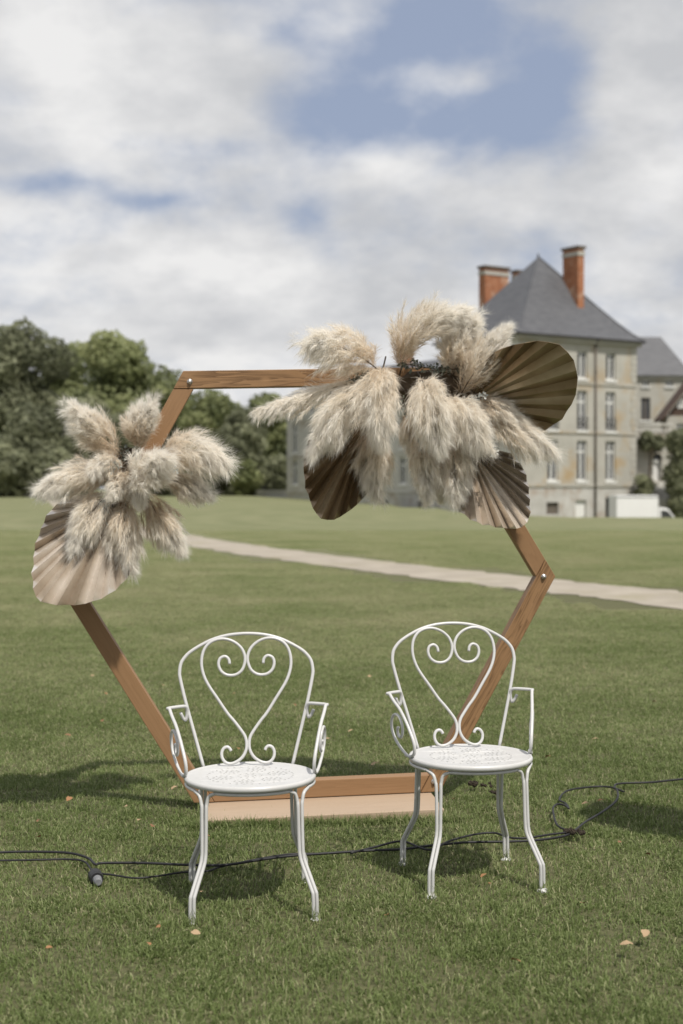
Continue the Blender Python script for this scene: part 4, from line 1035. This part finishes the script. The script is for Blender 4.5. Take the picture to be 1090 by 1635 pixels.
TUBE = .0057
def build_chair():
    SZ = .42
    t = empty('garden_armchair')
    me = seat_mesh(); s = bpy.data.objects.new('seat', me); col.objects.link(s); s.parent = t; s.location = (0, 0, SZ)
    m = MB(); m.lathe([(.1995, .0012), (.203, .004), (.209, .003), (.2125, -.004), (.211, -.012), (.206, -.016), (.2025, -.013), (.2005, -.002)], 72); m.build('rim', MAT['white_paint'], s, smooth=True)
    zr = SZ-.023
    def leg(sx, sy):
        """two bent tubes side by side, one turning into the cross rail and one into the side rail"""
        root = MB()
        f = (sx*.190, sy*.205)
        def path(ox, oy, top):
            base = [(f[0]+ox, f[1]+oy, .0), (f[0]+ox, f[1]+oy, .03), (f[0]+ox-.001*sx, f[1]+oy, .080), (f[0]+ox-.006*sx, f[1]+oy-.006*sy, .100), (f[0]+ox-.031*sx, f[1]+oy-.038*sy, .170), (f[0]+ox-.037*sx, f[1]+oy-.046*sy, .195), (f[0]+ox-.039*sx, f[1]+oy-.050*sy, .228)]
            return spline(base + top, 5)
        # cross-rail tube (towards the chair's middle in x)
        root.tube(path(-.0057*sx, 0, [(sx*.143, sy*.150, .34), (sx*.141, sy*.147, zr-.035), (sx*.134, sy*.149, zr-.011), (sx*.116, sy*.160, zr)]), TUBE, 9)
        root.tube(path(.0057*sx, -.004*sy, [(sx*.156, sy*.140, .34), (sx*.158, sy*.135, zr-.035), (sx*.164, sy*.126, zr-.012), (sx*.180, sy*.100, zr)]), TUBE, 9)
        o = root.build('leg', MAT['white_paint'], t, smooth=True)
        p = MB(); p.lathe([(.001, .012), (.012, .010), (.021, .004), (.0215, .0)], 16, (f[0], f[1], 0)); p.build('foot', MAT['white_paint'], o, smooth=True)
    for sx in (-1, 1):
        for sy in (-1, 1): leg(sx, sy)
    for sy in (-1, 1):
        a = [(math.sin(x)*.1975, sy*math.cos(x)*.1975, zr) for x in np.linspace(-.63, .63, 16)]
        m = MB(); m.tube(a, TUBE, 9); m.build('cross_rail', MAT['white_paint'], t, smooth=True)
    for sx in (-1, 1):
        a = [(sx*math.cos(x)*.2055, math.sin(x)*.2055, zr) for x in np.linspace(-.508, .508, 14)]
        m = MB(); m.tube(a, TUBE, 9); m.build('side_rail', MAT['white_paint'], t, smooth=True)
    # back: outer hoop and the heart of two scrolls, both leaning back
    def back(x, z, off=0): return (x, .150 + .20*z + .10*z*z + off, SZ + z*.985)
    half = [(.147, -.004), (.176, .105), (.205, .214), (.222, .288), (.2245, .312), (.219, .343), (.202, .367), (.181, .384), (.148, .403), (.110, .420), (.06, .4325), (0, .437)]
    hoop = [back(x, z) for x, z in half] + [back(-x, z) for x, z in reversed(half[:-1])]
    m = MB(); m.tube(spline(hoop, 5), TUBE*1.02, 10); m.build('back_hoop', MAT['white_paint'], t, smooth=True)
    q = .00068
    sc = [(345,670),(338,657),(325,650),(308,658),(299,680),(303,705),(318,724),(340,731),(368,724),(398,703),(417,672),(422,640),(417,608),(402,580),(365,530),(330,488),(285,420),(240,352),(216,300),(206,245),(214,190),(238,152),(275,131),(320,126),(365,140),(402,170),(420,208),(420,245),(404,282),(372,303),(332,303),(302,283),(290,250),(298,222),(322,212),(340,226),(345,250)]
    for sx in (-1, 1):
        pts = [back(sx*(428-x)*q*-1*-1, (745-y)*q, -.004) for x, y in sc]
        m = MB(); m.tube(spline(pts, 4), TUBE*.92, 9); m.build('heart_scroll', MAT['white_paint'], t, smooth=True)
    for sx in (-1, 1):
        h = (.75 if False else 1)
        a = [(.222,.180,.178),(.214,.184,.160),(.206,.187,.152),(.2015,.188,.166),(.2005,.186,.186),(.206,.180,.198),(.222,.165,.201),(.2435,.133,.201),(.2535,.118,.2005),(.2565,.112,.1975),(.2565,.105,.191),(.2545,.085,.177),(.249,.048,.155),(.241,.008,.115),(.231,-.028,.066),(.225,-.036,.038),(.219,-.026,.014),(.214,.0,.0035),(.215,.030,.004)]
        a = a[:7] + [(.212+.27*y+.07*z, y, z) for x, y, z in a[7:]]     # arms toe out towards the back
        m = MB(); m.tube(spline([(sx*x, y, SZ+z) for x, y, z in a], 4), TUBE, 9); arm = m.build('armrest', MAT['white_paint'], t, smooth=True)
        b = [(.213,-.012,.004),(.214,.012,.006),(.2165,.050,.022),(.222,.090,.050),(.2275,.110,.085),(.231,.104,.118),(.233,.080,.136),(.232,.052,.132),(.230,.034,.108),(.228,.034,.080),(.226,.048,.062),(.226,.064,.064),(.2275,.070,.080),(.2285,.062,.095)]
        m = MB(); m.tube(spline([(sx*(.216+.27*y+.07*z), y, SZ+z) for x, y, z in b], 4), TUBE*.9, 9); m.build('scroll', MAT['white_paint'], arm, smooth=True)
    return t
def copy_tree(o, parent=None):
    c = o.copy(); col.objects.link(c); c.parent = parent
    for ch in list(o.children):
        d = copy_tree(ch, c); d.matrix_parent_inverse = ch.matrix_parent_inverse
    return c
chair = build_chair()
chair2 = copy_tree(chair)
chair.location = (-.291, 4.57, -.008); chair.rotation_euler = (0, R(-.5), R(6))
chair2.location = (.442, 4.86, .0); chair2.rotation_euler = (0, 0, R(10.5))
tag(chair, 'white metal garden armchair with heart-shaped back, left of the pair', 'chair', 'pair of white garden armchairs')
tag(chair2, 'white metal garden armchair with heart-shaped back before the knotty arch beam', 'chair', 'pair of white garden armchairs')

# ------------------------------------------------------------------ cables, leaves, clods
def cable(pxs, r, label, name='power_cable', z=.022, lift=None):
    pts = []
    for i, (x, y) in enumerate(pxs):
        zz = z + (lift or {}).get(i, 0); p = ground(x, y, zz); pts.append(p)
    m = MB(); m.tube(spline(pts, 8), r, 8); o = m.build(name, MAT['black_rubber'], smooth=True)
    tag(o, label, 'cable', 'black cables on the lawn'); return o
cable([(-60,1366),(0,1361),(60,1360),(110,1362),(140,1370),(152,1380),(165,1378),(230,1378),(300,1381),(360,1381),(420,1372),(470,1366),(530,1362),(590,1358),(640,1356),(690,1350),(745,1345),(800,1344),(850,1342),(890,1337),(912,1330),(935,1312),(962,1296),(984,1278),(986,1264),(981,1256),(990,1251),(1040,1249),(1100,1243),(1160,1240)], .0046, 'long black cable running under both chairs past the round connector', z=.03)
cable([(-60,1376),(0,1374),(60,1373),(110,1372),(135,1376),(150,1392),(180,1397),(215,1402),(250,1399),(290,1393),(330,1391),(352,1384),(400,1374),(460,1364),(515,1363)], .0036, 'thinner black cable trailing from the connector under the white chair', z=.024)
cable([(560,1362),(600,1352),(632,1344),(650,1345),(672,1354),(690,1356),(720,1342),(760,1332),(790,1330),(812,1337),(840,1338),(880,1332),(906,1328),(890,1318),(884,1302),(883,1290),(890,1284),(902,1286),(908,1291),(903,1283),(893,1277),(900,1266),(915,1260),(950,1256),(975,1257),(996,1264)], .0042, 'black cable with a loose loop beside the far chair legs', z=.032)
def connector():
    p = ground(152, 1387, .05); t = empty('cable_connector', (p.x, p.y, 0), R(18))
    m = MB(); m.tube([(0,-.055,.034),(0,-.03,.034),(0,.02,.034),(0,.04,.034)], [.030,.033,.033,.024], 18); m.build('body', MAT['black_rubber'], t, smooth=False)
    m = MB(); m.tube([(0,-.058,.034),(0,-.09,.03),(0,-.098,.03)], [.022,.020,.014], 14); m.build('plug', MAT['grey_plastic'], t)
    m = MB(); m.tube([(0,.035,.034),(0,.07,.03)], [.014,.009], 10); m.build('gland', MAT['black_rubber'], t)
    t.scale = (.72, .72, .72); tag(t, 'round black and grey cable connector lying in the grass', 'connector')
connector()

def leaf_mesh(seed):
    g = random.Random(seed); V = []; F = []; n = 7
    for i in range(n):
        s = i/(n-1); w = math.sin(math.pi*min(1, s*.92+.04))**.8*.38; c = .22*math.sin(s*3+g.uniform(-.4, .4)); tw = g.uniform(-.06, .06)
        V += [(s-.5, -w, c*.4+.22*w+tw), (s-.5, 0, c*.4), (s-.5, w, c*.4+.28*w-tw)]
    for i in range(n-1):
        a = i*3; F += [(a, a+1, a+4, a+3), (a+1, a+2, a+5, a+4)]
    m = MB(); m.add(V, F); return m
LEAVES = [  # px, py, length m, colour, label
    (111,1276,.060,'leaf_orange','large orange-brown fallen leaf left of the arch foot'),
    (823,1534,.050,'leaf_orange','orange fallen leaf on the grass at the front'),
    (1030,1490,.055,'leaf_tan','tan curled fallen leaf near the front right edge'),
    (1000,1508,.060,'leaf_tan','pale grey-tan fallen leaf below the curled tan one'),
    (599,1220,.070,'leaf_tan','pale tan leaf on the grass behind the bottom beam'),
    (772,1398,.040,'leaf_orange','reddish leaf between the front legs of the far chair'),
    (783,1411,.030,'leaf_orange','small orange leaf beside the reddish one'),
    (318,1424,.055,'leaf_tan','tan leaf beside the near chair front leg'),
    (397, 1452, 0.035, 'leaf_tan', 'small tan leaf between the near chair front legs'),
    (252, 1480, 0.035, 'leaf_orange', 'small orange leaf left of the near chair front foot'),
    (312, 1490, 0.045, 'leaf_tan', 'tan leaf just below the near chair front foot'),
    (237, 1507, 0.03, 'leaf_orange', 'smallest orange leaf in the front left grass'),
    (618, 1461, 0.035, 'leaf_orange', 'orange leaf in the grass midway between the chairs front feet'),
    (930, 1442, 0.03, 'leaf_orange', 'orange leaf right of the far chair front foot'),
    (960, 1278, 0.05, 'leaf_orange', 'orange leaf lying inside the cable loop'),
    (990, 1345, 0.04, 'leaf_brown', 'brown leaf right of where the cables meet'),
    (934, 1283, 0.045, 'leaf_tan', 'tan leaf lying inside the cable loop'),
    (1034, 1364, 0.035, 'leaf_brown', 'brown leaf near the right picture edge below the cable'),
    (61, 1310, 0.035, 'leaf_brown', 'brown leaf above the cable near the left picture edge'),
    (62, 1336, 0.035, 'leaf_orange', 'orange leaf just above the cable near the left picture edge'),
    (243, 1319, 0.045, 'leaf_brown', 'brown leaf between the arch foot and the cable'),
    (222, 1309, 0.035, 'leaf_tan', 'tan leaf between the arch foot and the cable'),
    (200, 1288, 0.04, 'leaf_tan', 'tan leaf in the shadow of the leaning lower beam'),
    (278, 1258, 0.05, 'leaf_tan', 'tan leaf touching the leaning lower beam'),
    (331, 1335, 0.035, 'leaf_orange', 'orange leaf behind the near chair front leg'),
    (163, 1151, 0.05, 'leaf_brown', 'dark brown leaf left of the leaning lower beam'),
    (108, 1174, 0.05, 'leaf_brown', 'dark brown leaf at the edge of the flower shadow'),
    (168, 1107, 0.05, 'leaf_orange', 'orange leaf left of the leaning beam at mid height'),
    (148, 1079, 0.05, 'leaf_tan', 'tan leaf under the small palm fan'),
    (208, 997, 0.06, 'leaf_tan', 'tan leaf seen inside the arch near the small palm fan'),
    (560, 1167, 0.05, 'leaf_tan', 'tan leaf between the two chair backs, nearest the bottom beam'),
    (372, 1108, 0.05, 'leaf_orange', 'orange leaf seen through the near chair heart'),
    (470, 1125, 0.05, 'leaf_brown', 'brown leaf seen inside the near chair back hoop'),
    (357, 1075, 0.05, 'leaf_tan', 'tan leaf seen through the near chair heart'),
    (260, 1094, 0.05, 'leaf_tan', 'tan leaf between the leaning beam and the near chair back'),
    (875, 1208, 0.05, 'leaf_orange', 'orange leaf right of the far chair seat'),
    (950, 1180, 0.05, 'leaf_tan', 'tan leaf on the open lawn right of the far chair arm'),
    (524, 1180, 0.05, 'leaf_tan', 'tan leaf beside the near chair arm'),
    (380, 1195, 0.04, 'leaf_orange', 'orange leaf behind the near chair scroll foot'),
    (725, 1275, 0.035, 'leaf_orange', 'orange leaf beside the end of the base board'),
    (590, 1080, 0.05, 'leaf_tan', 'tan leaf between the two chair backs, farther from the beam'),
    (1045, 1120, 0.05, 'leaf_tan', 'tan leaf on the lawn near the right picture edge'),
    (930, 1065, 0.05, 'leaf_tan', 'tan leaf on the lawn right of the far chair hoop'),
    (78, 1513, 0.03, 'leaf_orange', 'lone orange leaf at the front left picture edge')]
def build_leaves():
    meshes = {}
    r2 = random.Random(9); placed = []
    for px, py, s, c, lab in LEAVES:
        m = meshes.get(c)
        if m is None: m = meshes[c] = [leaf_mesh(len(meshes)*10+i) for i in range(3)]
        o = m[r2.randrange(3)].build('fallen_leaf', MAT[c], smooth=True)
        p = ground(px, py, .042); o.location = p; s *= .62; o.scale = (s, s, s); o.rotation_euler = (r2.uniform(-.5, .5), r2.uniform(-.4, .4), r2.uniform(0, 6.28))
        if not lab:
            lab = {'leaf_tan': 'small tan fallen leaf lying loose on the lawn', 'leaf_orange': 'small orange fallen leaf lying loose on the lawn', 'leaf_brown': 'small dark brown fallen leaf lying loose on the lawn'}[c]
        tag(o, lab, 'leaf', 'fallen leaves on the lawn')
build_leaves()

def tufts():
    """longer blades the mower missed: along the board, round the chair feet and strays over the near lawn"""
    g = np.random.default_rng(77); P = []
    Mb = Matrix.Translation(arch.location) @ Matrix.Rotation(ARCH_YAW, 4, 'Z')
    for _ in range(2600):
        p = Mb @ Vector((g.uniform(-.56, .56), -.345-abs(g.normal(0, .022)), 0)); P.append((p.x, p.y))
    for _ in range(420):
        p = Mb @ Vector((g.choice([-.485, .495])+g.normal(0, .012), g.uniform(-.34, .3), 0)); P.append((p.x, p.y))
    for ch in (chair, chair2):
        Mc = Matrix.Translation(ch.location) @ Matrix.Rotation(ch.rotation_euler.z, 4, 'Z')
        for sx in (-1, 1):
            for sy in (-1, 1):
                for _ in range(60):
                    p = Mc @ Vector((sx*.190+g.normal(0, .022), sy*.205+g.normal(0, .022), 0)); P.append((p.x, p.y))
    for _ in range(9000):
        y = 3.0+g.random()**.8*6; P.append((g.uniform(-.3, .3)*y, y))
    P = np.array(P); n = len(P); h = g.uniform(.03, .058, n); a = g.uniform(0, 6.28, n); la = g.uniform(0, 6.28, n); lean = np.abs(g.normal(.7, .4, n)); w = .0034*g.uniform(.6, 1.3, n)
    lean[3020+880:] += .4
    dx, dy, lx, ly = np.cos(a)*w/2, np.sin(a)*w/2, np.cos(la), np.sin(la)
    m1 = h*.5*np.cos(lean*.5); o1 = h*.5*np.sin(lean*.5); e = np.minimum(lean*1.5, 1.7); m2 = m1+h*.5*np.cos(e); o2 = o1+h*.5*np.sin(e); x, y = P[:, 0], P[:, 1]
    V = np.stack([np.stack([x-dx, y-dy, 0*x], 1), np.stack([x+dx, y+dy, 0*x], 1), np.stack([x+dx*.8+lx*o1, y+dy*.8+ly*o1, m1], 1), np.stack([x-dx*.8+lx*o1, y-dy*.8+ly*o1, m1], 1), np.stack([x+lx*o2, y+ly*o2, np.maximum(m2, .004)], 1)], 1)
    b = np.arange(n)[:, None]*5; t = np.clip(g.normal(.5, .2, n), 0, 1)
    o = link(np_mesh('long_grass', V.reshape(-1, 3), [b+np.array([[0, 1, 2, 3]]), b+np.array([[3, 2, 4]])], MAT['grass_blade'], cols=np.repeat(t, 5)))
    tag(o, 'longer stray grass blades along the board and chair feet', 'grass', kind='stuff')
tufts()

def added_speaker():  # guessed object, added out of view to cast the shadow at the right edge
    p = Vector((1.72, 4.86, 0)); t = empty('added_speaker', p, R(-25))
    m = MB(); m.box(-.17, .17, -.16, .16, 1.28, 1.86); c = m.build('cabinet', MAT['black_rubber'], t, bevel=.02)
    m = MB(); m.tube([(0, -.163, 1.45), (0, -.17, 1.45)], .12, 24); m.build('woofer', MAT['iron'], c)
    m = MB(); m.tube([(0, -.163, 1.70), (0, -.17, 1.70)], .06, 20); m.build('tweeter', MAT['iron'], c)
    m = MB(); m.tube([(0, 0, .25), (0, 0, 1.28)], .018, 10); m.build('pole', MAT['iron'], t, smooth=True)
    for k in range(3):
        a = 2*math.pi*k/3+.4; m = MB(); m.tube([(0, 0, .72), (math.cos(a)*.45, math.sin(a)*.45, .01)], .012, 8); m.build('leg', MAT['iron'], t, smooth=True)
    tag(t, 'black speaker on a tripod, added outside the right picture edge to cast a shadow', 'added_speaker')
added_speaker()

def clod(px, py, r, label, seed):
    g = random.Random(seed); m = MB(); p = ground(px, py, .015)
    for q in range(9):
        a = g.uniform(0, 6.28); d = r*g.uniform(0, .9); rr = r*g.uniform(.22, .42); cx, cy, cz = math.cos(a)*d*1.5, math.sin(a)*d, r*.25+g.uniform(0, .35)*r
        n, k = 8, 5; vs = []; fs = []
        for i in range(k+1):
            for j in range(n):
                th = math.pi*i/k; ph = 2*math.pi*j/n; f = 1+g.uniform(-.25, .25); vs.append((cx+rr*math.sin(th)*math.cos(ph)*f, cy+rr*math.sin(th)*math.sin(ph)*f, cz+rr*math.cos(th)*f*.8))
        for i in range(k):
            for j in range(n): fs.append((i*n+j, (i+1)*n+j, (i+1)*n+(j+1)%n, i*n+(j+1)%n))
        m.add(vs, fs)
    o = m.build('soil_clod', MAT['soil']); o.location = (p.x, p.y, .018); tag(o, label, 'soil', 'crumbs of soil in the grass')
clod(914, 1336, .035, 'dark crumbly soil clod where the cables meet', 1)
clod(768, 1259, .035, 'dark soil clod seen between the far chair legs', 2)
clod(786, 1271, .025, 'small dark soil crumb beside the clod behind the far chair', 3)
